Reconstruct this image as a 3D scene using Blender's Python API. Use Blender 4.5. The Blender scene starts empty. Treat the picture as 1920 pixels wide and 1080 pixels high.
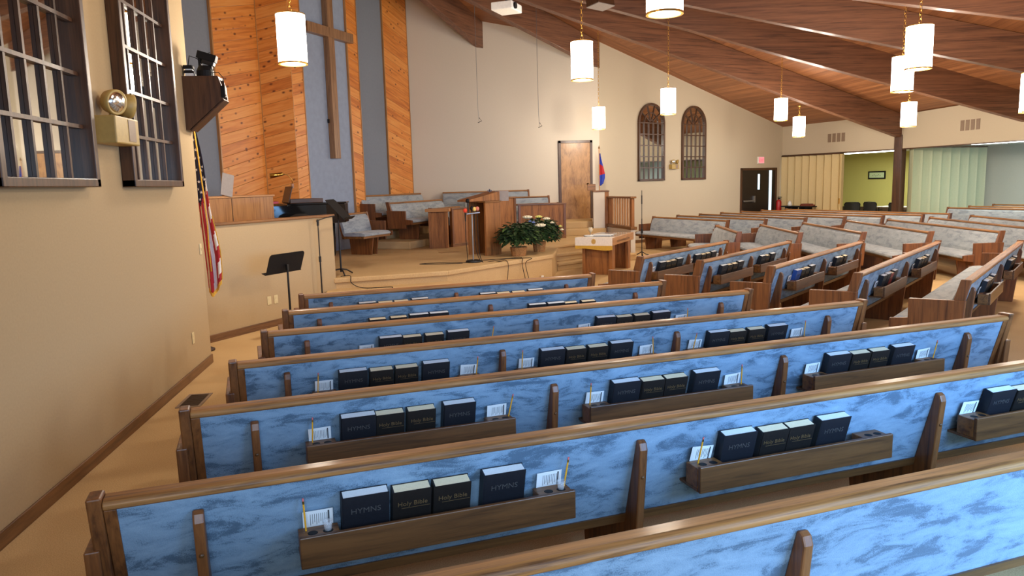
import bpy, math, random
from math import sin, cos, pi, radians, atan2, hypot, sqrt
from mathutils import Vector, Matrix

SC = bpy.context.scene
COL = SC.collection
random.seed(7)

# ------------------------------------------------------------------ camera, world, light, exposure
H_EYE = 1.87
RIGHT = Vector((0.99141, -0.12677, -0.03268))
_p, _r, _a = radians(8.0713), radians(-1.5257), radians(-7.4595)
def _camera_axes():
    fw = Vector((0, cos(_p), -sin(_p))); ri = Vector((1, 0, 0)); up = ri.cross(fw)
    rr = cos(_r)*ri + sin(_r)*up; uu = -sin(_r)*ri + cos(_r)*up
    ca, sa = cos(_a), sin(_a)
    rot = lambda d: Vector((ca*d.x - sa*d.y, sa*d.x + ca*d.y, d.z))
    return rot(rr), rot(uu), rot(fw)
_rr, _uu, _fw = _camera_axes()
cam_data = bpy.data.cameras.new('camera')
cam_data.sensor_width = 36.0
cam_data.lens = 1385.0/1920.0*36.0
cam_data.clip_start = 0.05; cam_data.clip_end = 200
cam = bpy.data.objects.new('camera', cam_data); COL.objects.link(cam)
M = Matrix((( _rr.x, _uu.x, -_fw.x, 0.0), (_rr.y, _uu.y, -_fw.y, 0.0), (_rr.z, _uu.z, -_fw.z, H_EYE), (0, 0, 0, 1)))
cam.matrix_world = M
SC.camera = cam

world = bpy.data.worlds.new('world'); SC.world = world; world.use_nodes = True
world.node_tree.nodes['Background'].inputs[0].default_value = (1.0, 0.86, 0.70, 1)
world.node_tree.nodes['Background'].inputs[1].default_value = 0.30
SC.view_settings.view_transform = 'Standard'
SC.view_settings.look = 'None'
SC.view_settings.gamma = 1.0
SC.view_settings.use_curve_mapping = False
SC.view_settings.exposure = 0.35

PENDANT_W = 120.0        # light of one pendant lamp
def area_light(name, loc, target, sx, sy, watts, color, spread=180):
    d = bpy.data.lights.new(name, 'AREA'); d.shape = 'RECTANGLE'; d.size = sx; d.size_y = sy
    d.energy = watts; d.color = color; d.spread = radians(spread)
    o = bpy.data.objects.new(name, d); COL.objects.link(o)
    o.location = loc
    o.rotation_euler = (Vector(target) - Vector(loc)).to_track_quat('-Z', 'Y').to_euler()
    return o
# daylight through the glazed rear bays behind the camera
area_light('daylight_rear_bay', (4.4, 0.3, 1.75), (3.4, 4.4, -0.5), 4.6, 1.9, 215, (0.24, 0.53, 1.0), 112)
area_light('daylight_entry', (0.3, -0.9, 1.9), (0.4, 4.2, 0.2), 2.6, 1.5, 26, (0.50, 0.72, 1.0), 85)
area_light('daylight_side_bay', (9.4, 3.2, 1.7), (6.0, 9.0, 0.8), 4.0, 1.8, 55, (0.80, 0.90, 1.0))
area_light('daylight_overflow', (18.6, 17.0, 2.2), (15.5, 18.5, 0.6), 2.0, 1.2, 120, (0.55, 0.78, 1.0))

# unseen fill lights without fixtures, added above the frame over the near pews
for _x, _y in ((-0.4, 5.0), (6.6, 5.0), (9.8, 6.8)):
    _d = bpy.data.lights.new('overhead_fill_light', 'POINT'); _d.energy = 40; _d.color = (1.0, 0.86, 0.66); _d.shadow_soft_size = 0.3
    _o = bpy.data.objects.new('overhead_fill_light', _d); COL.objects.link(_o); _o.location = (_x, _y, 3.45)

# ------------------------------------------------------------------ materials
def s2l(c):
    return tuple(((v/255.0)/12.92 if v/255.0 <= 0.04045 else ((v/255.0 + 0.055)/1.055)**2.4) for v in c)
MATS = {}
def base_mat(name):
    m = bpy.data.materials.new(name); m.use_nodes = True
    nt = m.node_tree; b = nt.nodes['Principled BSDF']
    MATS[name] = m
    return m, nt, b
def N(nt, t, **kw):
    n = nt.nodes.new(t)
    for k, v in kw.items():
        if k in n.inputs.keys(): n.inputs[k].default_value = v
        else: setattr(n, k, v)
    return n
def ramp(nt, stops):
    r = nt.nodes.new('ShaderNodeValToRGB'); e = r.color_ramp.elements
    while len(e) < len(stops): e.new(0.5)
    for i, (p, c) in enumerate(stops):
        e[i].position = p; e[i].color = (*c[:3], 1)
    return r
def plain(name, col, rough=0.6, metal=0.0, noise=0.06, scale=30.0, bump=0.0, emit=None, estr=0.0, spec=0.5):
    m, nt, b = base_mat(name)
    tc = N(nt, 'ShaderNodeTexCoord'); nz = N(nt, 'ShaderNodeTexNoise', Scale=scale, Detail=4.0)
    nt.links.new(tc.outputs['Object'], nz.inputs['Vector'])
    lo = tuple(v*(1-noise) for v in col); hi = tuple(min(1, v*(1+noise)) for v in col)
    r = ramp(nt, [(0.3, lo), (0.7, hi)])
    nt.links.new(nz.outputs['Fac'], r.inputs['Fac']); nt.links.new(r.outputs['Color'], b.inputs['Base Color'])
    b.inputs['Roughness'].default_value = rough; b.inputs['Metallic'].default_value = metal
    b.inputs['Specular IOR Level'].default_value = spec
    if bump:
        bp = N(nt, 'ShaderNodeBump', Strength=bump, Distance=0.01)
        nt.links.new(nz.outputs['Fac'], bp.inputs['Height']); nt.links.new(bp.outputs['Normal'], b.inputs['Normal'])
    if emit:
        b.inputs['Emission Color'].default_value = (*emit, 1); b.inputs['Emission Strength'].default_value = estr
    return m
def wood(name, dark, light, axis='x', rough=0.45, grain=16.0, along=0.9, coat=0.1):
    m, nt, b = base_mat(name)
    tc = N(nt, 'ShaderNodeTexCoord'); oi = N(nt, 'ShaderNodeObjectInfo')
    mp = N(nt, 'ShaderNodeMapping')
    sc = {'x': (along, grain, grain), 'y': (grain, along, grain), 'z': (grain, grain, along)}[axis]
    mp.inputs['Scale'].default_value = sc
    ad = N(nt, 'ShaderNodeVectorMath', operation='ADD')
    ml = N(nt, 'ShaderNodeMath', operation='MULTIPLY'); ml.inputs[1].default_value = 40.0
    nt.links.new(oi.outputs['Random'], ml.inputs[0])
    nt.links.new(tc.outputs['Object'], mp.inputs['Vector']); nt.links.new(mp.outputs['Vector'], ad.inputs[0]); nt.links.new(ml.outputs[0], ad.inputs[1])
    n1 = N(nt, 'ShaderNodeTexNoise', Scale=1.3, Detail=6.0, Roughness=0.65, Distortion=0.7)
    n2 = N(nt, 'ShaderNodeTexNoise', Scale=6.0, Detail=3.0, Roughness=0.6, Distortion=0.2)
    nt.links.new(ad.outputs[0], n1.inputs['Vector']); nt.links.new(ad.outputs[0], n2.inputs['Vector'])
    mx = N(nt, 'ShaderNodeMath', operation='MULTIPLY_ADD'); mx.inputs[1].default_value = 0.35
    nt.links.new(n2.outputs['Fac'], mx.inputs[0]); nt.links.new(n1.outputs['Fac'], mx.inputs[2])
    r = ramp(nt, [(0.50, dark), (0.66, tuple((a*0.4+c*0.6) for a, c in zip(dark, light))), (0.82, light)])
    nt.links.new(mx.outputs[0], r.inputs['Fac']); nt.links.new(r.outputs['Color'], b.inputs['Base Color'])
    b.inputs['Roughness'].default_value = rough
    b.inputs['Coat Weight'].default_value = coat; b.inputs['Coat Roughness'].default_value = 0.15
    bp = N(nt, 'ShaderNodeBump', Strength=0.12, Distance=0.003)
    nt.links.new(n2.outputs['Fac'], bp.inputs['Height']); nt.links.new(bp.outputs['Normal'], b.inputs['Normal'])
    return m
def fabric(name, lo, mid, hi, scale=6.8):
    m, nt, b = base_mat(name)
    tc = N(nt, 'ShaderNodeTexCoord'); oi = N(nt, 'ShaderNodeObjectInfo')
    ml = N(nt, 'ShaderNodeMath', operation='MULTIPLY'); ml.inputs[1].default_value = 60.0
    ad = N(nt, 'ShaderNodeVectorMath', operation='ADD')
    nt.links.new(oi.outputs['Random'], ml.inputs[0]); nt.links.new(tc.outputs['Object'], ad.inputs[0]); nt.links.new(ml.outputs[0], ad.inputs[1])
    mp = N(nt, 'ShaderNodeMapping'); mp.inputs['Scale'].default_value = (0.7, 1.6, 2.1); mp.inputs['Rotation'].default_value = (0.0, 0.35, 0.0)
    nt.links.new(ad.outputs[0], mp.inputs['Vector'])
    n1 = N(nt, 'ShaderNodeTexNoise', Scale=scale, Detail=8.0, Roughness=0.66, Distortion=0.55)
    n2 = N(nt, 'ShaderNodeTexNoise', Scale=260.0, Detail=2.0)
    nt.links.new(mp.outputs['Vector'], n1.inputs['Vector']); nt.links.new(tc.outputs['Object'], n2.inputs['Vector'])
    mx = N(nt, 'ShaderNodeMath', operation='MULTIPLY_ADD'); mx.inputs[1].default_value = 0.22
    nt.links.new(n2.outputs['Fac'], mx.inputs[0]); nt.links.new(n1.outputs['Fac'], mx.inputs[2])
    r = ramp(nt, [(0.50, lo), (0.60, mid), (0.80, hi)])
    nt.links.new(mx.outputs[0], r.inputs['Fac']); nt.links.new(r.outputs['Color'], b.inputs['Base Color'])
    b.inputs['Roughness'].default_value = 0.9; b.inputs['Specular IOR Level'].default_value = 0.15
    b.inputs['Sheen Weight'].default_value = 0.25
    bp = N(nt, 'ShaderNodeBump', Strength=0.35, Distance=0.004)
    nt.links.new(n2.outputs['Fac'], bp.inputs['Height']); nt.links.new(bp.outputs['Normal'], b.inputs['Normal'])
    return m
def pine(name, slope, pitch=0.20):
    """knotty pine boards laid on a slant; local x along the wall, local z up"""
    m, nt, b = base_mat(name)
    tc = N(nt, 'ShaderNodeTexCoord'); sp = N(nt, 'ShaderNodeSeparateXYZ'); nt.links.new(tc.outputs['Object'], sp.inputs[0])
    k = 1/sqrt(1+slope*slope)
    def lin(a, c):
        n1 = N(nt, 'ShaderNodeMath', operation='MULTIPLY'); n1.inputs[1].default_value = a; nt.links.new(sp.outputs['X'], n1.inputs[0])
        n2 = N(nt, 'ShaderNodeMath', operation='MULTIPLY_ADD'); n2.inputs[1].default_value = c
        nt.links.new(sp.outputs['Z'], n2.inputs[0]); nt.links.new(n1.outputs[0], n2.inputs[2]); return n2.outputs[0]
    v = lin(-slope*k, k); uu = lin(k, slope*k)
    q = N(nt, 'ShaderNodeMath', operation='DIVIDE'); q.inputs[1].default_value = pitch; nt.links.new(v, q.inputs[0])
    fl = N(nt, 'ShaderNodeMath', operation='FLOOR'); nt.links.new(q.outputs[0], fl.inputs[0])
    fr = N(nt, 'ShaderNodeMath', operation='FRACT'); nt.links.new(q.outputs[0], fr.inputs[0])
    wn = N(nt, 'ShaderNodeTexWhiteNoise', noise_dimensions='1D'); nt.links.new(fl.outputs[0], wn.inputs['W'])
    cx = N(nt, 'ShaderNodeCombineXYZ'); off = N(nt, 'ShaderNodeMath', operation='MULTIPLY_ADD'); off.inputs[1].default_value = 13.0
    nt.links.new(wn.outputs['Value'], off.inputs[0]); nt.links.new(uu, off.inputs[2])
    nt.links.new(off.outputs[0], cx.inputs['X']); nt.links.new(v, cx.inputs['Y'])
    mp = N(nt, 'ShaderNodeMapping'); mp.inputs['Scale'].default_value = (1.2, 14, 1); nt.links.new(cx.outputs[0], mp.inputs['Vector'])
    gr = N(nt, 'ShaderNodeTexNoise', Scale=1.2, Detail=5.0, Distortion=0.8); nt.links.new(mp.outputs['Vector'], gr.inputs['Vector'])
    vo = N(nt, 'ShaderNodeTexVoronoi', Scale=4.2, Randomness=1.0)
    mp2 = N(nt, 'ShaderNodeMapping'); mp2.inputs['Scale'].default_value = (1.0, 1.55, 1.0); nt.links.new(cx.outputs[0], mp2.inputs['Vector'])
    nt.links.new(mp2.outputs['Vector'], vo.inputs['Vector'])
    mix = N(nt, 'ShaderNodeMath', operation='MULTIPLY_ADD'); mix.inputs[1].default_value = 0.35
    nt.links.new(wn.outputs['Value'], mix.inputs[0]); nt.links.new(gr.outputs['Fac'], mix.inputs[2])
    r = ramp(nt, [(0.35, s2l((190, 104, 36))), (0.62, s2l((222, 136, 56))), (0.9, s2l((234, 158, 80)))])
    nt.links.new(mix.outputs[0], r.inputs['Fac'])
    kr = ramp(nt, [(0.07, (0, 0, 0)), (0.19, (1, 1, 1))]); nt.links.new(vo.outputs['Distance'], kr.inputs['Fac'])
    m1 = N(nt, 'ShaderNodeMix', data_type='RGBA'); m1.inputs[6].default_value = (*s2l((104, 48, 18)), 1)
    nt.links.new(kr.outputs['Color'], m1.inputs[0]); nt.links.new(r.outputs['Color'], m1.inputs[7])
    lr = ramp(nt, [(0.0, (0, 0, 0)), (0.05, (1, 1, 1))]); nt.links.new(fr.outputs[0], lr.inputs['Fac'])
    m2 = N(nt, 'ShaderNodeMix', data_type='RGBA'); m2.inputs[6].default_value = (*s2l((110, 58, 24)), 1)
    nt.links.new(lr.outputs['Color'], m2.inputs[0]); nt.links.new(m1.outputs[2], m2.inputs[7])
    nt.links.new(m2.outputs[2], b.inputs['Base Color']); b.inputs['Roughness'].default_value = 0.42
    bp = N(nt, 'ShaderNodeBump', Strength=0.5, Distance=0.006); nt.links.new(lr.outputs['Color'], bp.inputs['Height']); nt.links.new(bp.outputs['Normal'], b.inputs['Normal'])
    return m
def planks(name, dark, light, pitch=0.14):
    """ceiling decking: boards along local x, stacked along local y"""
    m, nt, b = base_mat(name)
    tc = N(nt, 'ShaderNodeTexCoord'); sp = N(nt, 'ShaderNodeSeparateXYZ'); nt.links.new(tc.outputs['Object'], sp.inputs[0])
    q = N(nt, 'ShaderNodeMath', operation='DIVIDE'); q.inputs[1].default_value = pitch; nt.links.new(sp.outputs['Y'], q.inputs[0])
    fl = N(nt, 'ShaderNodeMath', operation='FLOOR'); nt.links.new(q.outputs[0], fl.inputs[0])
    fr = N(nt, 'ShaderNodeMath', operation='FRACT'); nt.links.new(q.outputs[0], fr.inputs[0])
    wn = N(nt, 'ShaderNodeTexWhiteNoise', noise_dimensions='1D'); nt.links.new(fl.outputs[0], wn.inputs['W'])
    mp = N(nt, 'ShaderNodeMapping'); mp.inputs['Scale'].default_value = (0.8, 12, 1); nt.links.new(tc.outputs['Object'], mp.inputs['Vector'])
    gr = N(nt, 'ShaderNodeTexNoise', Scale=1.0, Detail=5.0); nt.links.new(mp.outputs['Vector'], gr.inputs['Vector'])
    mix = N(nt, 'ShaderNodeMath', operation='MULTIPLY_ADD'); mix.inputs[1].default_value = 0.4
    nt.links.new(wn.outputs['Value'], mix.inputs[0]); nt.links.new(gr.outputs['Fac'], mix.inputs[2])
    r = ramp(nt, [(0.35, dark), (0.95, light)]); nt.links.new(mix.outputs[0], r.inputs['Fac'])
    lr = ramp(nt, [(0.0, (0, 0, 0)), (0.06, (1, 1, 1))]); nt.links.new(fr.outputs[0], lr.inputs['Fac'])
    m2 = N(nt, 'ShaderNodeMix', data_type='RGBA'); m2.inputs[6].default_value = (*[v*0.35 for v in dark], 1)
    nt.links.new(lr.outputs['Color'], m2.inputs[0]); nt.links.new(r.outputs['Color'], m2.inputs[7])
    nt.links.new(m2.outputs[2], b.inputs['Base Color']); b.inputs['Roughness'].default_value = 0.5
    return m
def carpet(name, lo, hi):
    m, nt, b = base_mat(name)
    tc = N(nt, 'ShaderNodeTexCoord')
    n1 = N(nt, 'ShaderNodeTexNoise', Scale=160.0, Detail=3.0); n2 = N(nt, 'ShaderNodeTexNoise', Scale=0.9, Detail=3.0)
    nt.links.new(tc.outputs['Object'], n1.inputs['Vector']); nt.links.new(tc.outputs['Object'], n2.inputs['Vector'])
    mx = N(nt, 'ShaderNodeMath', operation='MULTIPLY_ADD'); mx.inputs[1].default_value = 0.5
    nt.links.new(n2.outputs['Fac'], mx.inputs[0]); nt.links.new(n1.outputs['Fac'], mx.inputs[2])
    r = ramp(nt, [(0.5, lo), (1.0, hi)]); nt.links.new(mx.outputs[0], r.inputs['Fac'])
    nt.links.new(r.outputs['Color'], b.inputs['Base Color']); b.inputs['Roughness'].default_value = 0.95
    b.inputs['Specular IOR Level'].default_value = 0.1
    bp = N(nt, 'ShaderNodeBump', Strength=0.3, Distance=0.004); nt.links.new(n1.outputs['Fac'], bp.inputs['Height']); nt.links.new(bp.outputs['Normal'], b.inputs['Normal'])
    return m
def emitter(name, col, strength):
    m = bpy.data.materials.new(name); m.use_nodes = True; nt = m.node_tree
    nt.nodes.remove(nt.nodes['Principled BSDF'])
    e = N(nt, 'ShaderNodeEmission'); e.inputs[0].default_value = (*col, 1); e.inputs[1].default_value = strength
    nt.links.new(e.outputs[0], nt.nodes['Material Output'].inputs[0]); MATS[name] = m
    return m

OAK_D, OAK_L = s2l((80, 48, 22)), s2l((140, 92, 44))
W_OAK_X = wood('oak along x', OAK_D, OAK_L, 'x')
W_OAK_Z = wood('oak upright', s2l((76, 41, 18)), s2l((130, 78, 37)), 'z')
W_OAK_Y = wood('oak along y', s2l((82, 44, 20)), s2l((134, 78, 38)), 'y')
W_RAIL = wood('oak rail', s2l((88, 52, 20)), s2l((168, 112, 54)), 'x', rough=0.62, coat=0.06, grain=24)
W_RACK = wood('oak rack', s2l((70, 43, 20)), s2l((112, 73, 37)), 'x', rough=0.42)
W_PULPIT = wood('oak pulpit', s2l((108, 64, 28)), s2l((164, 106, 54)), 'z', grain=10, rough=0.6, coat=0.0)
W_LIGHT = wood('light oak', s2l((150, 98, 48)), s2l((196, 140, 84)), 'z')
W_LIGHT_X = wood('light oak flat', s2l((150, 98, 48)), s2l((196, 140, 84)), 'x')
W_DARK = wood('dark stained wood', s2l((50, 30, 18)), s2l((88, 56, 34)), 'x')
W_DARK_Z = wood('dark stained upright', s2l((50, 30, 18)), s2l((88, 56, 34)), 'z')
W_BASE = wood('baseboard wood', s2l((84, 54, 30)), s2l((126, 86, 50)), 'x')
W_BEAM = wood('laminated beam', s2l((80, 51, 38)), s2l((134, 90, 64)), 'x', rough=0.5, grain=16, along=0.5, coat=0.1)
W_CROSS = wood('cross oak', s2l((116, 82, 54)), s2l((160, 120, 84)), 'z')
W_DOOR = wood('birch door', s2l((134, 92, 50)), s2l((182, 134, 80)), 'z', grain=7, along=2.2)
FAB = fabric('pale blue grey upholstery', s2l((134, 142, 150)), s2l((158, 165, 170)), s2l((174, 179, 182)))
FAB_DAYLIT = fabric('upholstery tinted by blue daylight', s2l((76, 97, 116)), s2l((116, 140, 160)), s2l((134, 157, 176)))  # same cloth as the seats, with blue daylight put into its colour
PINE_UP = pine('knotty pine rising', 0.245)
PINE_DN = pine('knotty pine falling', -0.245)
DECK = planks('roof decking', s2l((122, 74, 44)), s2l((172, 114, 72)))
CARPET = carpet('tan carpet', s2l((180, 146, 100)), s2l((216, 184, 136)))
WALL = plain('beige wall paint', s2l((180, 156, 120)), 0.85, noise=0.03, scale=60, bump=0.08, spec=0.2)
WALL_F = plain('far wall paint', s2l((196, 182, 158)), 0.85, noise=0.03, scale=60, bump=0.08, spec=0.2)
WALL_W = plain('white wall paint', s2l((218, 206, 188)), 0.85, noise=0.02, scale=50, bump=0.05, spec=0.2)
WALL_B = plain('grey blue wall covering', s2l((152, 164, 184)), 0.9, noise=0.06, scale=8, bump=0.1, spec=0.2)
WALL_G = plain('grey blue painted recess', s2l((134, 140, 150)), 0.9, noise=0.03, scale=20, spec=0.2)
WALL_LIME = plain('lime wall paint', s2l((196, 190, 112)), 0.85, noise=0.03, scale=40, spec=0.2)
WALL_GREY = plain('grey wall paint', s2l((176, 178, 168)), 0.85, noise=0.03, scale=40, spec=0.2)
CEIL_O = plain('pale ceiling tile', s2l((200, 206, 204)), 0.9, noise=0.03)
MIRROR = plain('mirror glass', (0.72, 0.74, 0.72), 0.02, 1.0, noise=0.0)
BRASS = plain('brass', s2l((214, 168, 84)), 0.28, 1.0, noise=0.05)
SHADE = emitter('glowing linen shade', (1.0, 0.90, 0.76), 11.0)
BULB = emitter('bulb', (1.0, 0.85, 0.6), 14.0)
BLACK = plain('black satin', (0.008, 0.008, 0.009), 0.6, spec=0.2)
BLACK_M = plain('black metal', (0.015, 0.014, 0.014), 0.45, 0.3)
PIANO = plain('black lacquer', (0.008, 0.008, 0.009), 0.08, noise=0.0)
CHROME = plain('chrome', (0.75, 0.75, 0.75), 0.15, 1.0)
STEEL = plain('grey steel', (0.35, 0.35, 0.36), 0.35, 0.8)
COVER_H = plain('black book cloth', s2l((22, 22, 28)), 0.55, noise=0.2, scale=80)
COVER_B = plain('brown black leatherette', s2l((28, 22, 18)), 0.5, noise=0.2, scale=80)
COVER_R = plain('red book cloth', s2l((140, 40, 32)), 0.55)
COVER_BL = plain('blue book cloth', s2l((50, 84, 150)), 0.55)
PAGES = plain('white page edges', s2l((222, 224, 222)), 0.8, noise=0.05, scale=200)
PAGES_C = plain('cream page edges', s2l((236, 216, 176)), 0.8, noise=0.05, scale=200)
GOLDFOIL = plain('gold foil lettering', s2l((138, 110, 74)), 0.4, 0.5)
GREYFOIL = plain('dull foil lettering', s2l((98, 93, 90)), 0.4, 0.4)
PAPER = plain('white card', s2l((232, 232, 230)), 0.8, noise=0.02)
INK = plain('printed ink', s2l((70, 70, 74)), 0.8)
PENCIL = plain('pencil yellow', s2l((232, 164, 40)), 0.4)
ERASER = plain('pink eraser', s2l((214, 110, 110)), 0.8)
LEAF = plain('dark green leaf', s2l((46, 66, 36)), 0.4, noise=0.5, scale=25)
LEAF2 = plain('mid green leaf', s2l((84, 106, 56)), 0.45, noise=0.4, scale=25)
PETAL = plain('cream petals', s2l((240, 230, 196)), 0.7, noise=0.06)
PETAL_B = plain('small blue blossoms', s2l((120, 140, 190)), 0.7)
PETAL_Y = plain('pale yellow petals', s2l((224, 216, 120)), 0.7)
WICKER = plain('woven basket', s2l((176, 124, 72)), 0.8, noise=0.35, scale=60, bump=0.5)
FOLD_T = plain('tan vinyl partition', s2l((202, 180, 130)), 0.6, noise=0.03)
FOLD_G = plain('pale green vinyl partition', s2l((184, 188, 156)), 0.6, noise=0.03)
FLAG_B = plain('navy flag cloth', s2l((26, 30, 62)), 0.8)
FLAG_R = plain('red flag cloth', s2l((176, 34, 40)), 0.8)
FLAG_W = plain('white flag cloth', s2l((232, 222, 212)), 0.8)
FLAG_BB = plain('bright blue flag cloth', s2l((44, 66, 170)), 0.8)
FRINGE = plain('gold fringe', s2l((222, 170, 56)), 0.7, noise=0.25, scale=120)
CLOTH_W = plain('white table runner', s2l((236, 222, 204)), 0.85)
CLOTH_G = plain('gold trim cloth', s2l((204, 158, 52)), 0.7)
PLASTIC_W = plain('white plastic', s2l((230, 228, 222)), 0.4)
PLASTIC_B = plain('beige plastic', s2l((214, 196, 150)), 0.5)
EMBOX = plain('tan enamel', s2l((176, 148, 84)), 0.45)
VENT = plain('brown grey vent metal', s2l((140, 118, 98)), 0.5)
FLOORVENT = plain('dark brown vent metal', s2l((58, 36, 24)), 0.45, 0.3)
RED = plain('red enamel', s2l((180, 30, 32)), 0.35)
FOAM_R = plain('orange red foam', s2l((226, 70, 44)), 0.9)
FOAM_Y = plain('yellow foam', s2l((226, 196, 110)), 0.9)
FOAM_P = plain('pink foam', s2l((200, 120, 100)), 0.9)
EXITM = emitter('exit sign face', (1.0, 0.30, 0.30), 0.9)
EXITT = emitter('exit letters', (1.0, 0.10, 0.12), 1.0)
TUBE = emitter('fluorescent tube', (0.92, 1.0, 0.98), 9.0)
DAYL = emitter('daylight through door glass', (0.72, 0.92, 1.0), 1.6)
GREYP = plain('grey speaker cloth', s2l((158, 148, 142)), 0.8)
def glass(name):
    m, nt, b = base_mat(name)
    b.inputs['Base Color'].default_value = (1, 1, 1, 1); b.inputs['Roughness'].default_value = 0.02
    b.inputs['Alpha'].default_value = 0.22
    return m
CLEAR = glass('clear plastic')
MESHB = plain('black mesh', (0.02, 0.022, 0.024), 0.7)

# ------------------------------------------------------------------ mesh builder
class MB:
    def __init__(s): s.v = []; s.f = []; s.mi = []
    def add(s, vs, fs, mi=0):
        o = len(s.v); s.v += [tuple(p) for p in vs]; s.f += [tuple(i+o for i in f) for f in fs]; s.mi += [mi]*len(fs); return s
    def box(s, c, d, R=None, mi=0):
        hx, hy, hz = d[0]/2, d[1]/2, d[2]/2
        vs = [Vector((x, y, z)) for z in (-hz, hz) for y in (-hy, hy) for x in (-hx, hx)]
        if R is not None: vs = [R @ v for v in vs]
        c = Vector(c)
        return s.add([v + c for v in vs], [(0, 2, 3, 1), (4, 5, 7, 6), (0, 1, 5, 4), (2, 6, 7, 3), (0, 4, 6, 2), (1, 3, 7, 5)], mi)
    def b2(s, lo, hi, mi=0):
        return s.box([(a+b)/2 for a, b in zip(lo, hi)], [b-a for a, b in zip(lo, hi)], None, mi)
    def prism(s, poly, fn, t0, t1, mi=0):
        n = len(poly)
        area = sum(poly[i][0]*poly[(i+1) % n][1]-poly[(i+1) % n][0]*poly[i][1] for i in range(n))
        vs = [fn(a, b, t0) for a, b in poly] + [fn(a, b, t1) for a, b in poly]
        fs = [tuple(range(n))[::-1], tuple(range(n, 2*n))] + [(i, (i+1) % n, n+(i+1) % n, n+i) for i in range(n)]
        return s.add(vs, fs, mi)
    def poly_z(s, pts, z0, z1, mi=0):
        return s.prism(pts, lambda a, b, t: (a, b, t), z0, z1, mi)
    def tube(s, pts, r, n=8, mi=0, cap=True):
        pts = [Vector(p) for p in pts]; rings = []
        rr = r if isinstance(r, (list, tuple)) else [r]*len(pts)
        up = Vector((0, 0, 1))
        for i, p in enumerate(pts):
            t = (pts[min(i+1, len(pts)-1)] - pts[max(i-1, 0)]).normalized()
            a = t.cross(up)
            if a.length < 1e-3: a = t.cross(Vector((1, 0, 0)))
            a.normalize(); b = a.cross(t)
            rings.append([p + (a*cos(2*pi*k/n) + b*sin(2*pi*k/n))*rr[i] for k in range(n)])
        vs = [v for rg in rings for v in rg]; fs = []
        for i in range(len(pts)-1):
            for k in range(n):
                fs.append((i*n+k, i*n+(k+1) % n, (i+1)*n+(k+1) % n, (i+1)*n+k))
        if cap: fs += [tuple(range(n))[::-1], tuple(range((len(pts)-1)*n, len(pts)*n))]
        return s.add(vs, fs, mi)
    def lathe(s, prof, c=(0, 0, 0), n=24, mi=0, close=False):
        vs = []; fs = []
        for r, z in prof:
            for k in range(n): vs.append((c[0]+r*cos(2*pi*k/n), c[1]+r*sin(2*pi*k/n), c[2]+z))
        m = len(prof)
        for i in range(m if close else m-1):
            j = (i+1) % m
            for k in range(n): fs.append((i*n+k, i*n+(k+1) % n, j*n+(k+1) % n, j*n+k))
        return s.add(vs, fs, mi)
    def sphere(s, c, r, nu=16, nv=10, mi=0, R=None):
        rx, ry, rz = r if isinstance(r, (tuple, list)) else (r, r, r)
        vs = []; fs = []
        for j in range(nv+1):
            ph = pi*j/nv
            for i in range(nu):
                th = 2*pi*i/nu; p = Vector((rx*sin(ph)*cos(th), ry*sin(ph)*sin(th), rz*cos(ph)))
                if R is not None: p = R @ p
                vs.append(p + Vector(c))
        for j in range(nv):
            for i in range(nu): fs.append((j*nu+i, (j+1)*nu+i, (j+1)*nu+(i+1) % nu, j*nu+(i+1) % nu))
        return s.add(vs, fs, mi)
    def torus(s, c, R0, r0, rot=None, n=12, m=6, sx=1.0, mi=0):
        vs = []; fs = []
        for i in range(n):
            a = 2*pi*i/n
            for j in range(m):
                b = 2*pi*j/m
                p = Vector(((R0 + r0*cos(b))*cos(a)*sx, (R0 + r0*cos(b))*sin(a), r0*sin(b)))
                if rot is not None: p = rot @ p
                vs.append(p + Vector(c))
        for i in range(n):
            for j in range(m): fs.append((i*m+j, ((i+1) % n)*m+j, ((i+1) % n)*m+(j+1) % m, i*m+(j+1) % m))
        return s.add(vs, fs, mi)
    def mesh(s, name, mats, smooth=False):
        me = bpy.data.meshes.new(name); me.from_pydata(s.v, [], s.f); me.update()
        for m in (mats if isinstance(mats, (list, tuple)) else [mats]): me.materials.append(m)
        for p, i in zip(me.polygons, s.mi): p.material_index = i; p.use_smooth = smooth
        import bmesh
        bm = bmesh.new(); bm.from_mesh(me); bmesh.ops.recalc_face_normals(bm, faces=bm.faces); bm.to_mesh(me); bm.free()
        return me
    def build(s, name, mats, parent=None, smooth=False, bevel=0.0, loc=(0, 0, 0), rotz=0.0, seg=2):
        return place(name, s.mesh(name, mats, smooth), parent, bevel, loc, rotz, seg)
def place(name, me, parent=None, bevel=0.0, loc=(0, 0, 0), rotz=0.0, seg=2):
    o = bpy.data.objects.new(name, me); COL.objects.link(o)
    o.location = loc; o.rotation_euler = (0, 0, rotz)
    if parent is not None: o.parent = parent
    if bevel > 0:
        b = o.modifiers.new('bevel', 'BEVEL'); b.width = bevel; b.segments = seg; b.limit_method = 'ANGLE'; b.angle_limit = radians(40)
    return o
def tag(o, label, cat, group=None):
    n = len(label.split())
    if not 4 <= n <= 16: print('LABEL LENGTH', n, label)
    o['label'] = label; o['category'] = cat
    if group: o['group'] = group
    return o
def thing(name, label, cat, loc=(0, 0, 0), rotz=0.0, group=None):
    o = bpy.data.objects.new(name, None); COL.objects.link(o); o.empty_display_size = 0.1
    o.location = loc; o.rotation_euler = (0, 0, rotz)
    return tag(o, label, cat, group)
def struct(o):
    o['kind'] = 'structure'; return o
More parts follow.
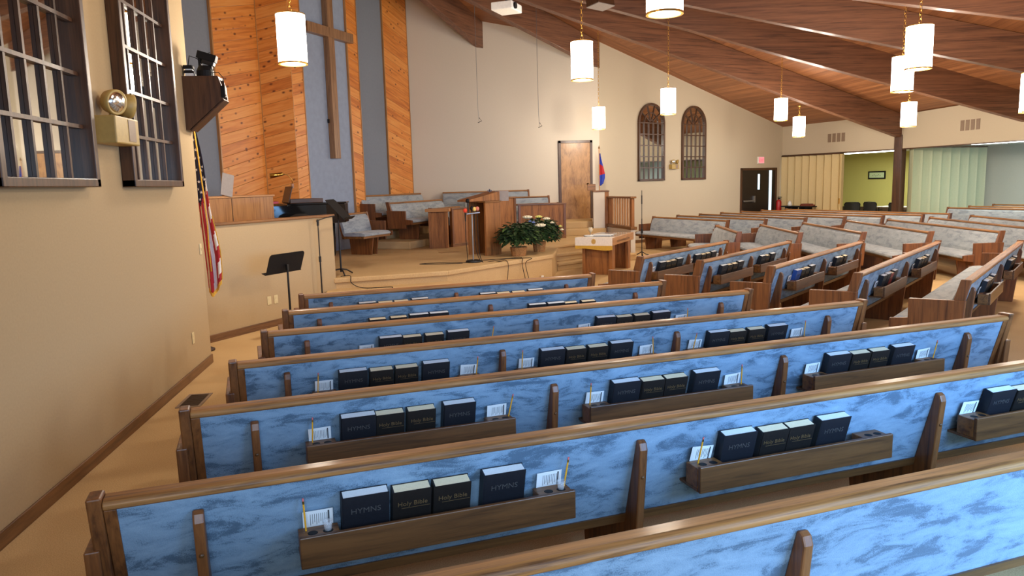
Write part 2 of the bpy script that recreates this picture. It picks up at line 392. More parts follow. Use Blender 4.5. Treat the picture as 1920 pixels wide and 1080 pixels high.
def dup(root, loc, rotz, label, group=None):
    r = root.copy(); COL.objects.link(r); r.location = loc; r.rotation_euler = (0, 0, rotz)
    r['label'] = label
    if group: r['group'] = group
    for ch in root.children:
        c = ch.copy(); COL.objects.link(c); c.parent = r
        for g in ch.children:
            d = g.copy(); COL.objects.link(d); d.parent = c
    n = len(label.split())
    if not 4 <= n <= 16: print('LABEL LENGTH', n, label)
    return r
def text_mesh(txt, size, mat, name, align='CENTER', depth=0.0004):
    cu = bpy.data.curves.new('lettering', 'FONT'); cu.body = txt; cu.size = size; cu.align_x = align; cu.extrude = depth; cu.resolution_u = 3
    ob = bpy.data.objects.new('lettering', cu); COL.objects.link(ob)
    dg = bpy.context.evaluated_depsgraph_get(); dg.update()
    me = bpy.data.meshes.new_from_object(ob.evaluated_get(dg)); me.name = name
    bpy.data.objects.remove(ob); bpy.data.curves.remove(cu)
    for v in me.vertices: x, y, z = v.co; v.co = (x, -z, y)      # upright, read from -y
    me.materials.clear(); me.materials.append(mat)
    return me
def hd(deg): a = radians(deg); return Vector((cos(a), sin(a), 0))

# ------------------------------------------------------------------ setting: floor, walls, roof
HUB = Vector((-0.98, 16.02, 0)); Z_HUB = 6.82; SL = 0.238; BEAM_D = 0.70
AXC = Vector((5.55, 12.25, 0)); AXU = hd(150)
def mirror_pt(x, y):
    q = Vector((x, y, 0)) - AXC; p = AXC + 2*q.dot(AXU)*AXU - q; return p.x, p.y
CORN = (5.28, 20.60)          # white wall / far wall corner
K0 = (13.08, 25.10); K1 = (14.66, 20.92); K2 = (15.0, 15.9); K3 = (14.95, 12.55); K4 = (13.15, 7.9)
K5 = mirror_pt(*K3); K6 = mirror_pt(*K2); K7 = mirror_pt(*K1)
CW0 = (-4.45, 12.90); CW1 = (0.03, 20.62)   # centre wall behind the platform
def wall_prism(name, p, q, zb, zt0, zt1, mat, thick=0.12, side=1, kind=True):
    """wall along p->q, thickness to the left (side=1) or right; flat bottom, sloping top; object axes follow the wall"""
    d = Vector((q[0]-p[0], q[1]-p[1], 0)); L = d.length
    m = MB(); m.prism([(0, zb), (L, zb), (L, zt1), (0, zt0)], lambda a, b, t: (a, t, b), 0, thick*side)
    o = m.build(name, mat, loc=(p[0], p[1], 0), rotz=atan2(d.y, d.x))
    return struct(o) if kind else o

fl = MB(); fl.poly_z([(-5, -3), (7, -3), (17, 1), (26, 14), (26, 32), (12, 32), (3.5, 21.5), (-6, 21.5)], -0.12, 0.0)
struct(fl.build('floor', CARPET))
def deck_at(r): return Z_HUB + BEAM_D - SL*r
def rad(p): return hypot(p[0]-HUB.x, p[1]-HUB.y)
# left wall with its end, far wall, white wall
wall_prism('wall_left', (-2.27, -1.2), (-2.27, 8.34), 0, 3.5, 5.75, WALL, 0.16, 1)
wall_prism('wall_far', CORN, K0, 0, 5.72, 3.62, WALL_F, 0.14, 1)
wall_prism('wall_white', CW1, CORN, 0, 7.4, 5.75, WALL_W, 0.14, 1)
wall_prism('wall_left_return', (-2.42, 8.34), (-4.6, 12.75), 0, 5.75, 7.4, WALL, 0.12, 1)
# baseboards
def baseboard(name, p, q, h=0.095, t=0.016, side=-1):
    d = Vector((q[0]-p[0], q[1]-p[1], 0)); L = d.length
    m = MB(); m.b2((0, min(0, t*side), 0), (L, max(0, t*side), h))
    return struct(m.build(name, W_BASE, loc=(p[0], p[1], 0), rotz=atan2(d.y, d.x), bevel=0.005))
baseboard('baseboard_left', (-2.27, -1.2), (-2.27, 8.345))
baseboard('baseboard_left_end', (-2.27, 8.34), (-2.42, 8.34), side=-1)
u30 = hd(30)
baseboard('baseboard_far', (5.55, 20.757), (11.0-0.1, 23.85))

# roof: decking between the radial beams
def sector(p, q, zp, zq, name='ceiling'):
    """triangle hub-p-q, boards parallel to p->q"""
    zh = Z_HUB + BEAM_D
    A = Vector((p[0], p[1], zp)); B = Vector((q[0], q[1], zq)); Hh = Vector((HUB.x, HUB.y, zh))
    ex = (B-A).normalized(); nz = ex.cross(Hh-A).normalized()
    if nz.z < 0: nz = -nz
    ey = nz.cross(ex)
    loc = [((P-A).dot(ex), (P-A).dot(ey)) for P in (A, B, Hh)]
    m = MB(); m.poly_z(loc, 0.0, 0.12)
    o = m.build(name, DECK)
    R = Matrix((ex, ey, nz)).transposed().to_4x4(); R.translation = A; o.matrix_world = R
    return struct(o)
def dk(p): return deck_at(rad(p))
B1E = (2.02, 20.66); B2E = (5.30, 20.68)
def ext(p, k): return (HUB.x+(p[0]-HUB.x)*k, HUB.y+(p[1]-HUB.y)*k)
K0z = 3.62
ring = [(B1E, dk(B1E)), (B2E, dk(B2E)), ((13.15, 25.2), 3.56), (ext(K1, 1.006), dk(K1)-0.02), (ext(K2, 1.006), dk(K2)-0.02), (K3, dk(K3)), (K4, dk(K4)), (K5, dk(K5)), (K6, dk(K6)), (K7, dk(K7)),
        ((-2.5, -1.3), 3.4), ((-2.5, 8.4), 5.72), ((-4.75, 12.9), 7.3), ((0.0, 20.75), 7.3)]
for i in range(len(ring)):
    (p, zp), (q, zq) = ring[i], ring[(i+1) % len(ring)]
    sector(p, q, zp, zq)
# beams
for hdg, r1 in ((57.2, 5.55), (36.7, 7.78), (17.5, 16.45), (2.2, 16.1), (-12.5, 16.3), (-30.0, 16.3), (-47.5, 16.3), (-62.2, 16.1), (-77.5, 16.4), (-97, 7.9), (-117.5, 5.5)):
    m = MB(); r0 = 0.15
    zf = lambda r: Z_HUB - SL*r
    m.prism([(r0, zf(r0)), (r1, zf(r1)), (r1, zf(r1)+BEAM_D-0.01), (r0, zf(r0)+BEAM_D-0.01)], lambda a, b, t: (a, t, b), -0.09, 0.09)
    struct(m.build('ceiling_beam', W_BEAM, loc=(HUB.x, HUB.y, 0), rotz=radians(hdg), bevel=0.008))
hubm = MB(); hubm.lathe([(0.0, 6.55), (0.32, 6.55), (0.36, 6.65), (0.36, 7.45), (0.0, 7.45)], (HUB.x, HUB.y, 0), 8)
struct(hubm.build('ceiling_beam_hub', W_BEAM))

# right-hand bays: header walls, posts
def bay(p, q, nm):
    wall_prism(nm, p, q, 2.58, dk(p)-0.02 if p != K0 else K0z, dk(q)-0.02, WALL_F, 0.12, 1)
bay(K0, K1, 'wall_header_right'); bay(K1, K2, 'wall_header_right_second')
bay(K2, K3, 'wall_header_rear'); bay(K3, K4, 'wall_header_rear_second')
bay(K4, K5, 'wall_header_rear_third'); bay(K5, K6, 'wall_header_rear_fourth')
for p, q, nm in ((K3, K4, 'wall_rear_second'),):
    wall_prism(nm, p, q, 0, 2.58, 2.58, WALL, 0.1, 1)
def post(p, hdg, zt, nm='ceiling_post'):
    m = MB(); m.b2((-0.11, -0.13, 0), (0.11, 0.13, zt)); struct(m.build(nm, W_DARK_Z, loc=(p[0], p[1], 0), rotz=radians(hdg), bevel=0.006))
post((14.70, 20.95), 17.5, 3.0)
# header trims
def trim_line(name, p, q, z, h, d, mat, off=0.0):
    v = Vector((q[0]-p[0], q[1]-p[1], 0)); m = MB(); m.b2((0, -d+off, z), (v.length, off+d*0.2, z+h))
    return struct(m.build(name, mat, loc=(p[0], p[1], 0), rotz=atan2(v.y, v.x)))
trim_line('trim_1', K0, K1, 2.565, 0.03, 0.02, W_DARK)
trim_line('trim_2', K1, K2, 2.565, 0.03, 0.02, W_DARK)
# overflow rooms behind the right-hand bays
on1 = Vector((0.936, 0.353, 0))
L0 = (K0[0]+on1.x*4.7-0.35*4, K0[1]+on1.y*4.7+0.937*4)
wall_prism('wall_overflow_side', (K0[0]-.6, K0[1]+1.6), (L0[0]+.1, L0[1]+.1), 0, 2.7, 2.7, WALL_LIME, 0.1, 1)
wall_prism('wall_overflow_lime', L0, (20.2, 20.4), 0, 2.7, 2.7, WALL_LIME, 0.1, 1)
wall_prism('wall_overflow_grey', (18.0, 22.3), (22.6, 12.0), 0, 2.9, 2.9, WALL_GREY, 0.1, 1)
oc = MB(); oc.poly_z([(13.2, 25.25), (14.85, 20.95), (15.12, 16.6), (15.2, 12.4), (23, 11.5), (23, 24), (17.0, 31.5), (12.2, 27.5)], 2.66, 2.72)
struct(oc.build('ceiling_overflow', CEIL_O))
wall_prism('wall_lime_base', (L0[0]-.02, L0[1]-.01), (20.18, 20.39), 0, 0.60, 0.60, plain('dark wainscot', s2l((70, 52, 36)), 0.6), 0.02, -1)

# centre wall: grey-blue wall, pine boards, projecting blue panel with the cross
wall_prism('wall_centre', CW0, CW1, 0, 7.4, 7.4, WALL_G, 0.12, 1)
a60 = radians(60); e60 = hd(60); n_front = hd(-30)
def on_line(s, x):    # point on the heading-60 plane at axis distance s, offset x along the heading from the axis
    c = AXC + AXU*s; return Vector((c.x + e60.x*x, c.y + e60.y*x, 0))
def along(s, p): c = AXC + AXU*s; return (Vector((p[0], p[1], 0)) - c).dot(e60)
def panel(name, s, p, q, mat, thick=0.05, z0=0.5, z1=7.3, trims=True, zt=None):
    x0, x1 = along(s, p), along(s, q); o = on_line(s, x0)
    m = MB(); m.b2((0, 0, z0), (x1-x0, thick, z1))
    ob = struct(m.build(name, mat, loc=(o.x, o.y, 0), rotz=a60))
    if trims:
        t = MB(); t.b2((-0.012, -0.008, z0), (0.016, thick, z1)); t.b2((x1-x0-0.016, -0.008, z0), (x1-x0+0.012, thick, z1))
        tr = t.build('edge_strip', W_LIGHT, parent=ob)
    return ob
panel('wood_paneling_left', 8.93, (-3.51, 14.52), (-2.91, 15.55), PINE_UP)
panel('wood_paneling_right', 8.93, (-0.59, 19.57), (0.0, 20.60), PINE_DN)
panel('wood_paneling_left_strip', 8.40, (-2.27, 15.51), (-2.08, 15.84), PINE_UP, thick=0.10)
panel('wood_paneling_right_strip', 8.40, (-1.27, 17.23), (-1.07, 17.58), PINE_DN, thick=0.10)
panel('wall_cross_panel', 8.44, (-2.08, 15.84), (-1.27, 17.23), WALL_B, thick=0.10, trims=False)
# splayed pine return between the wall and the projecting panel
def splay(name, p, q, mat):
    d = Vector((q[0]-p[0], q[1]-p[1], 0)); m = MB(); m.b2((0, 0, 0.5), (d.length, 0.05, 7.3))
    struct(m.build(name, mat, loc=(p[0], p[1], 0), rotz=atan2(d.y, d.x)))
splay('wood_paneling_splay', (-2.91, 15.53), (-2.26, 15.49), PINE_UP)
# cross
cr = thing('cross', 'tall plain brown wooden cross mounted on the grey-blue panel', 'cross', (on_line(8.30, 0.0).x+0.1, on_line(8.30, 0.0).y+0.16, 0), a60)
cx0 = 0.0
m = MB(); m.b2((-0.10, 0.0, 2.50), (0.10, 0.14, 6.4)); m.build('upright', W_CROSS, cr, bevel=0.004)
m = MB(); m.b2((-0.80, -0.008, 5.02), (0.80, 0.13, 5.22)); m.build('crossbar', W_CROSS, cr, bevel=0.004)
m = MB(); m.b2((-0.13, 0.10, 3.25), (-0.10, 0.135, 3.33)); m.build('wall_bracket', BLACK_M, cr)

# ------------------------------------------------------------------ platform
ZP = 0.495
C_AX = (2.61, 13.93); A_C = (0.51, 11.90); A_L = (-1.24, 11.52)
st0 = Vector((2.97, 15.25, 0)); sdir = hd(36); sn = hd(126)
def stair_pt(t, off): p = st0 + sdir*t + sn*off; return (p.x, p.y)
def nose_slab(poly, z0, z1, name, mat, nose=0.05, inset=0.02):
    """carpeted slab with a rounded nosing lip"""
    m = MB(); m.poly_z(poly, z0, z1)
    return m.build(name, mat, bevel=0.018)
plat = [A_L, A_C, C_AX, (2.97, 15.25), stair_pt(0.05, 0.46), stair_pt(2.65, 0.46), (4.95, 18.7), (5.05, 20.58), (0.05, 20.58), (-4.35, 12.95), (-2.75, 9.65)]
pm = MB(); pm.poly_z(plat, 0.0, ZP)
struct(pm.build('platform_floor', CARPET))
# nosing along the front edges
def nosing(p, q, z, d=0.035, h=0.075, name='platform_nosing'):
    v = Vector((q[0]-p[0], q[1]-p[1], 0)); m = MB(); m.b2((-0.01, -d, z-h), (v.length+0.01, 0.03, z+0.004))
    struct(m.build(name, CARPET, loc=(p[0], p[1], 0), rotz=atan2(v.y, v.x), bevel=0.018, seg=3))
nosing(A_L, A_C, ZP); nosing(A_C, C_AX, ZP); nosing(C_AX, (2.97, 15.25), ZP)
for zt, o in ((0.33, 0.30), (0.165, 0.58)):
    d = hd(-77)*o
    m = MB(); m.poly_z([(A_L[0]-0.17+d.x, A_L[1]-0.02+d.y), (A_C[0]+0.06+d.x*1.0, A_C[1]+0.0+d.y), (A_C[0]+0.04, A_C[1]-0.012), (A_L[0]-0.1, A_L[1]-0.01)], 0, zt)
    struct(m.build('platform_step', CARPET, bevel=0.015))
for k, (zt, off) in enumerate(((0.165, 0.0), (0.33, 0.23))):
    m = MB(); m.poly_z([stair_pt(0.02, off), stair_pt(2.75, off), stair_pt(2.75, 0.47), stair_pt(0.06, 0.47)], 0 if k == 0 else 0.165, zt)
    struct(m.build('platform_stair', CARPET, bevel=0.015))
    nosing(stair_pt(0.03, off), stair_pt(2.73, off), zt, 0.025, 0.06, 'platform_stair_nosing')
nosing(stair_pt(0.05, 0.46), stair_pt(2.7, 0.46), ZP, 0.025, 0.06, 'platform_stair_nosing')
# choir risers
R1 = [(-0.09, 16.33), (1.43, 18.95), (3.78, 18.95), (3.78, 20.55), (0.1, 20.55), (-0.92, 16.81)]
m = MB(); m.poly_z(R1, ZP, 0.66); struct(m.build('platform_choir_riser', CARPET, bevel=0.012))
R2 = [(-0.62, 17.35), (0.65, 19.55), (3.6, 19.75), (3.6, 20.55), (0.12, 20.55), (-1.42, 17.85)]
m = MB(); m.poly_z(R2, 0.66, 0.825); struct(m.build('platform_choir_riser', CARPET, bevel=0.012))
# steps up to the stage door
m = MB(); m.poly_z([(3.78, 18.55), (4.92, 18.55), (5.05, 20.58), (3.78, 20.58)], ZP, 0.66); struct(m.build('platform_door_step', CARPET, bevel=0.012))
m = MB(); m.poly_z([(3.88, 18.95), (4.66, 18.95), (5.05, 20.58), (3.78, 20.58)], 0.66, 0.825); struct(m.build('platform_door_step', CARPET, bevel=0.012))
# left half wall with oak cap, base
HW0 = (-2.60, 9.40); HW1 = (-1.215, 11.53)
hv = Vector((HW1[0]-HW0[0], HW1[1]-HW0[1], 0)); hh = atan2(hv.y, hv.x)
m = MB(); m.b2((0, 0, 0), (hv.length, 0.11, 1.44)); hw = struct(m.build('wall_half_left', WALL, loc=(HW0[0], HW0[1], 0), rotz=hh))
m = MB(); m.b2((-0.1, -0.025, 1.44), (hv.length+0.03, 0.135, 1.475)); m.build('oak_cap', W_OAK_X, parent=hw, bevel=0.008)
baseboard('baseboard_half', HW0, (HW0[0]+hv.x*0.62, HW0[1]+hv.y*0.62))

# door in the white wall
d1 = struct(MB().build('door_1', W_DOOR, loc=(4.585, 20.6, 0.825)))
m = MB(); m.b2((-0.415, -0.03, 0.0), (0.415, 0.0, 2.11)); m.build('door_leaf', W_DOOR, d1, bevel=0.003)
m = MB(); m.b2((-0.485, -0.045, 0), (-0.415, 0.0, 2.18)); m.b2((0.415, -0.045, 0), (0.485, 0.0, 2.18)); m.b2((-0.485, -0.045, 2.11), (0.485, 0.0, 2.18)); m.build('door_frame', W_DARK_Z, d1, bevel=0.004)
m = MB(); m.lathe([(0.0, 0), (0.03, 0.0), (0.03, 0.008), (0.012, 0.01), (0.012, 0.035), (0.026, 0.045), (0.028, 0.06), (0.015, 0.072), (0.0, 0.074)], n=16)
kn = m.build('door_knob', plain('bronze', s2l((92, 70, 40)), 0.3, 0.9), d1, smooth=True); kn.location = (0.34, -0.03, 0.97); kn.rotation_euler = (radians(90), 0, 0)

# exit doors in the far wall
def far_pt(t, off=0.0): p = Vector((5.28, 20.60, 0)) + u30*t + hd(-60)*off; return p
t0 = (Vector((10.97, 23.89, 0)) - Vector((5.28, 20.6, 0))).dot(u30); t1 = t0 + 2.11
ed = struct(MB().build('door_2', BLACK, loc=(far_pt(t0).x, far_pt(t0).y, 0), rotz=radians(30)))
m = MB()
W2 = t1 - t0
m.b2((0, -0.03, 0), (0.09, 0.02, 2.17)); m.b2((W2-0.09, -0.03, 0), (W2, 0.02, 2.17)); m.b2((0, -0.03, 2.09), (W2, 0.02, 2.17)); m.build('door_frame', W_DARK_Z, ed, bevel=0.004)
DKD = plain('dark bronze door', s2l((34, 26, 22)), 0.4)
m = MB(); m.b2((0.09, -0.01, 0), (0.93, 0.01, 2.09)); lf = m.build('door_leaf', DKD, ed)
m = MB(); m.b2((0.93, -0.012, 0), (1.57, 0.012, 2.09)); lf2 = m.build('door_leaf', DKD, ed)
m = MB(); m.b2((1.57, -0.01, 0), (W2-0.09, 0.012, 2.09)); m.build('sidelight_panel', DKD, ed)
m = MB(); m.b2((0.99, -0.022, 1.43), (1.09, -0.012, 1.96)); m.build('door_glass', DAYL, lf2)
m = MB(); m.b2((1.66, -0.022, 0.55), (1.80, -0.010, 2.08)); m.build('sidelight_glass', DAYL, ed)
m = MB(); m.b2((0.12, -0.09, 1.03), (0.72, -0.05, 1.08)); m.b2((0.70, -0.08, 1.0), (0.78, -0.01, 1.22)); m.build('push_bar', STEEL, lf, bevel=0.006)
# exit sign
tx = (t0+t1)/2 + 0.05
es = thing('exit_sign', 'small lit red exit sign on the far wall above the dark doors', 'sign', (far_pt(tx, 0.0).x, far_pt(tx).y, 2.31), radians(30))
m = MB(); m.b2((-0.17, -0.06, 0), (0.17, -0.002, 0.24)); m.build('housing', PLASTIC_W, es, bevel=0.008)
m = MB(); m.b2((-0.155, -0.064, 0.015), (0.155, -0.059, 0.225)); m.build('face', EXITM, es)
tm = text_mesh('EXIT', 0.15, EXITT, 'exit_letters'); o = place('letters', tm, es); o.location = (0, -0.066, 0.065)

# ------------------------------------------------------------------ arched mirror windows
WINW, WINB, WINS = 1.15, 1.83, 3.53
def window(name, loc, rotz, w=WINW, zb=WINB, zs=WINS, depth=0.07):
    """local x along the wall, -y towards the room"""
    root = struct(MB().build(name, W_DARK_Z, loc=loc, rotz=rotz))
    R = w/2; fw = 0.058
    def arch(r, n=28): return [(r*cos(pi*k/n), zs + r*sin(pi*k/n)) for k in range(n+1)]
    m = MB()
    outer = [(-R, zb)] + [( R, zb)] + arch(R); 
    ou = arch(R); inn = arch(R-fw)
    n = len(ou)
    for k in range(n-1):
        m.prism([ou[k], ou[k+1], inn[k+1], inn[k]], lambda a, b, t: (a, t, b), -depth, 0)
    m.b2((-R, -depth, zb), (-R+fw, 0, zs)); m.b2((R-fw, -depth, zb), (R, 0, zs)); m.b2((-R, -depth, zb), (R, 0, zb+fw))
    m.build('window_frame', W_DARK_Z, root, bevel=0.006)
    m = MB(); r2 = R-0.02
    m.prism([(-r2, zb+0.02), (r2, zb+0.02)] + arch(r2), lambda a, b, t: (a, t, b), -0.012, -0.004)
    m.build('mirror_glass', MIRROR, root)
    m = MB(); bw = 0.026; ri = R-fw
    yb0, yb1 = -0.038, -0.013
    cols = [-ri + 2*ri*k/5 for k in range(1, 5)]
    for x in cols: m.b2((x-bw/2, yb0, zb+fw), (x+bw/2, yb1, zs))
    rows = [zb+fw + (zs-zb-fw)*k/5 for k in range(1, 6)]
    for z in rows: m.b2((-ri, yb0-0.004, z-bw/2), (ri, yb1, z+bw/2))
    def arc_bar(r):
        K = 16
        for k in range(K):
            a0, a1 = pi*k/K, pi*(k+1)/K
            m.prism([((r-bw/2)*cos(a0), zs+(r-bw/2)*sin(a0)), ((r+bw/2)*cos(a0), zs+(r+bw/2)*sin(a0)), ((r+bw/2)*cos(a1), zs+(r+bw/2)*sin(a1)), ((r-bw/2)*cos(a1), zs+(r-bw/2)*sin(a1))], lambda a, b, t: (a, t, b), yb0, yb1)
    arc_bar(ri*0.58); arc_bar(ri*0.16)
    for ang in (36, 72, 108, 144):
        a = radians(ang); 
        for r0, r1 in ((ri*0.16, ri*0.58), (ri*0.58, ri)):
            mid = Vector(((r0+r1)/2*cos(a), (yb0+yb1)/2, zs+(r0+r1)/2*sin(a)))
            m.box(mid, (r1-r0, yb1-yb0, bw), Matrix.Rotation(-a, 3, 'Y'))
    m.build('glazing_bars', W_DARK_Z, root)
    return root
for i, t in enumerate(((Vector((7.12, 21.67, 0))-Vector((5.28, 20.6, 0))).dot(u30), (Vector((8.82, 22.65, 0))-Vector((5.28, 20.6, 0))).dot(u30))):
    p = far_pt(t, 0.001); window('window_%d' % (i+3), (p.x, p.y, 0), radians(30))
window('window_2', (-2.269, 6.91, 0), radians(90), w=1.28, zb=1.92, zs=3.75, depth=0.10)
window('window_1', (-2.269, 4.97, 0), radians(90), w=1.28, zb=1.92, zs=3.75, depth=0.10)

# ------------------------------------------------------------------ pews
def y_rear(z): return (0.82 - z)*0.28
POST_POLY = [(0.075, 0.40), (0.028, 0.66), (-0.016, 0.865), (0.072, 0.865), (0.125, 0.66), (0.18, 0.40)]
END_POLY = [(0.045, 0.27), (0.018, 0.668), (0.125, 0.668), (0.50, 0.660), (0.50, 0.47), (0.665, 0.452), (0.665, 0.362), (0.50, 0.345), (0.50, 0.27)]
SUP_POLY = [(0.055, 0.0), (-0.022, 0.725), (-0.012, 0.755), (0.004, 0.765), (y_rear(0.765)+0.001, 0.765), (y_rear(0.36)+0.0, 0.36), (0.60, 0.352), (0.545, 0.0)]
SUP_LOW = SUP_POLY
_mesh = {}
def shared(key, fn):
    if key not in _mesh: _mesh[key] = fn()
    return _mesh[key]
def side_prism(poly, t, mat, name):
    m = MB(); m.prism(poly, lambda a, b, x: (x, a, b), -t/2, t/2); return m.mesh(name, mat)
ENDT = 0.05
def end_mesh(): return side_prism(END_POLY, ENDT, W_OAK_Z, 'end_panel')
def sup_mesh(): return side_prism(SUP_POLY, 0.038, W_OAK_Z, 'support')
def plug_mesh():
    m = MB(); m.sphere((0, -0.009, 0.60), (0.009, 0.007, 0.009), 12, 8); return m.mesh('wood_plug', W_RACK, True)
def strip(prof, x0, x1, mat, name, smooth=False):
    m = MB(); m.prism(prof, lambda a, b, x: (x, a, b), x0, x1); return m.mesh(name, mat, smooth)
def cushion_mesh(L, seatz=0.40):
    x0, x1 = ENDT, L-ENDT; nx = max(8, int(L/0.12))
    prof = [(0.155, 0.398), (0.155, 0.455), (0.20, 0.468), (0.35, 0.474), (0.52, 0.472), (0.60, 0.464), (0.645, 0.445), (0.662, 0.42), (0.655, 0.398)]
    m = MB(); m.prism(prof, lambda a, b, x: (x, a, b), x0, x1); return m.mesh('seat_cushion', FAB)
def back_cushion_mesh(L):
    f = lambda z: y_rear(z) + 0.03
    prof = [(f(0.815), 0.815), (f(0.815)+0.03, 0.812), (f(0.78)+0.058, 0.775), (f(0.65)+0.07, 0.65), (f(0.52)+0.066, 0.52), (f(0.44)+0.05, 0.44), (f(0.42), 0.42)]
    m = MB(); m.prism(prof, lambda a, b, x: (x, a, b), ENDT, L-ENDT); return m.mesh('back_cushion', FAB)
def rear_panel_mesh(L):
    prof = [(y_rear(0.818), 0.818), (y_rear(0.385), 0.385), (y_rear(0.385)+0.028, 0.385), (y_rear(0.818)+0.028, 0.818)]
    return strip(prof, ENDT+0.035, L-ENDT-0.035, FAB_DAYLIT, 'rear_panel')
def rail_mesh(L):
    prof = [(-0.012, 0.822), (-0.014, 0.836), (-0.006, 0.848), (0.012, 0.853), (0.060, 0.853), (0.070, 0.846), (0.072, 0.822), (0.06, 0.814), (0.0, 0.814)]
    return strip(prof, ENDT, L-ENDT, W_RAIL, 'top_rail')
def low_rail_mesh(L):
    z0, z1 = 0.345, 0.388
    return strip([(y_rear(z1)-0.010, z1), (y_rear(z0)-0.010, z0), (y_rear(z0)+0.03, z0), (y_rear(z1)+0.03, z1)], ENDT, L-ENDT, W_RACK, 'bottom_rail')
def seat_base_mesh(L):
    m = MB(); m.b2((ENDT, 0.13, 0.352), (L-ENDT, 0.635, 0.398)); return m.mesh('seat_base', W_OAK_X)
def stile_mesh():
    prof = [(y_rear(0.815)-0.006, 0.815), (y_rear(0.385)-0.006, 0.385), (y_rear(0.385)+0.03, 0.385), (y_rear(0.815)+0.03, 0.815)]
    return strip(prof, 0.0, 0.04, W_OAK_Z, 'back_stile')
RACK_L = 1.08
RZ0, RZ1 = 0.512, 0.632
def rack_plank_mesh():
    m = MB(); m.b2((0, -0.083, RZ0), (RACK_L, -0.064, RZ1)); m.b2((0.0, -0.064, RZ0), (RACK_L, y_rear(RZ0)-0.002, RZ0+0.014))
    return m.mesh('book_rack', W_RACK)
def rack_block_mesh():
    # end block with two cup holes: solid, with flat black discs for their shade
    m = MB(); m.b2((0, -0.064, RZ0+0.014), (0.145, 0.03, RZ1-0.012)); return m.mesh('end_block', W_OAK_X)
def hole_mesh():
    m = MB()
    for x in (0.05, 0.105):
        m.lathe([(0.0, 0.0012), (0.017, 0.0012), (0.019, 0.0), (0.0, 0.0)], (x, -0.025, RZ1-0.012), 14)
    return m.mesh('cup_hole_shade', BLACK)
PEWS = {}
def make_pew(key, P, deg, L, fins, racks, label, group, z0=0.0, ends=(True, True)):
    rz = radians(deg); root = thing('pew', label, 'pew', (P[0], P[1], z0), rz, group)
    for x in (ENDT/2, L-ENDT/2):
        if (x < 1 and not ends[0]) or (x >= 1 and not ends[1]): continue
        o = place('end_panel', shared('end', end_mesh), root, bevel=0.006); o.location.x = x + (-0.028 if x < L/2 else 0.028)
        o = place('end_post', shared('post', lambda: side_prism(POST_POLY, 0.048, W_OAK_Z, 'end_post')), root, bevel=0.007); o.location.x = x
    kL = round(L, 2)
    place('seat_base', shared(('sb', kL), lambda: seat_base_mesh(L)), root)
    place('seat_cushion', shared(('sc', kL), lambda: cushion_mesh(L)), root, bevel=0.012, seg=3)
    place('back_cushion', shared(('bc', kL), lambda: back_cushion_mesh(L)), root, bevel=0.01, seg=3)
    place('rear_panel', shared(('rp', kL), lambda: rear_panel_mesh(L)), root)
    place('top_rail', shared(('tr', kL), lambda: rail_mesh(L)), root, bevel=0.004)
    place('bottom_rail', shared(('br', kL), lambda: low_rail_mesh(L)), root)
    for x in (ENDT, L-ENDT-0.04):
        o = place('back_stile', shared('bs', stile_mesh), root, bevel=0.003); o.location.x = x
    for x in fins:
        o = place('support', shared('sup', sup_mesh), root, bevel=0.007); o.location.x = x
        if key[0] == 'A': place('wood_plug', shared('plug', plug_mesh), o)
    for x in racks:
        o = place('book_rack', shared('rk', rack_plank_mesh), root, bevel=0.004); o.location.x = x
        for dx in (0.0, RACK_L-0.145):
            b = place('end_block', shared('rb', rack_block_mesh), o, bevel=0.003); b.location.x = dx
            h = place('cup_hole_shade', shared('rh', hole_mesh), o); h.location.x = dx
    PEWS[key] = (P, deg, L, racks, z0)
    return root
def pew_pt(key, x, y, z):
    P, deg, L, racks, z0 = PEWS[key]; e = hd(deg); f = hd(deg+90)
    return (P[0]+e.x*x+f.x*y, P[1]+e.y*x+f.y*y, z0+z)
ORD = ['front', 'second', 'third', 'fourth', 'fifth', 'sixth', 'seventh']
A_Y = [7.24, 6.32, 5.41, 4.46, 3.51, 2.51, 1.56]
A_Ldat = [(3.16, [.30, 1.57, 2.81], [.40, 1.66]), (3.70, [.30, 1.84, 3.35], [.55, 2.05]), (4.25, [.32, 2.13, 3.91], [.68, 2.50]),
          (4.84, [.33, 1.72, 3.07, 4.45], [.47, 1.82, 3.16]), (5.42, [.33, 1.90, 3.45, 5.0], [.56, 2.08, 3.62]),
          (5.95, [.34, 2.10, 3.81, 5.55], [.67, 2.34, 3.97]), (6.5, [.35, 2.35, 4.3, 6.1], [])]
A_side = ['beside the platform edge', '', '', '', '', '', '']
for k in range(7):
    L, fins, racks = A_Ldat[k]
    lab = {0: 'front pew of the near left block, closest to the platform step',
           6: 'nearest pew at the bottom right corner, bright blue back with oak rail'}.get(k, '%s pew from the platform in the near left block, blue back towards us' % ORD[k])
    make_pew('A%d' % (k+1), (-1.125, A_Y[k]), 12.0, L, fins, racks, lab, 'pews of the near left block')
C_P = [(3.01, 9.41), (3.55, 8.68), (4.05, 7.81), (4.56, 6.95), (5.14, 6.15)]
C_L = [2.86, 3.28, 3.84, 4.42, 4.95]
f133 = hd(133.2)
for k in range(5):
    L = C_L[k]; P = (C_P[k][0]+f133.x*0.05, C_P[k][1]+f133.y*0.05)
    fins = [0.27, L/2, L-0.3]; w = (L/2-0.27)
    racks = [0.27+(w-RACK_L)/2, L/2+(L/2-0.3-RACK_L)/2]
    lab = '%s pew of the middle block, turned to the platform, book racks facing us' % ORD[k] if k else 'front pew of the middle block, beside the communion table'
    make_pew('C%d' % (k+1), P, 43.2, L, fins, racks, lab, 'pews of the middle block')
E_Q = [(6.05, 13.08), (6.90, 12.41), (7.87, 12.02), (8.85, 11.61), (9.84, 11.20), (10.45, 9.9), (11.3, 9.4)]
E_Pf = [(6.58, 15.37), (7.47, 15.1), (8.52, 15.24), (9.73, 15.52), (10.62, 15.38), (11.77, 15.53), (12.92, 15.68)]
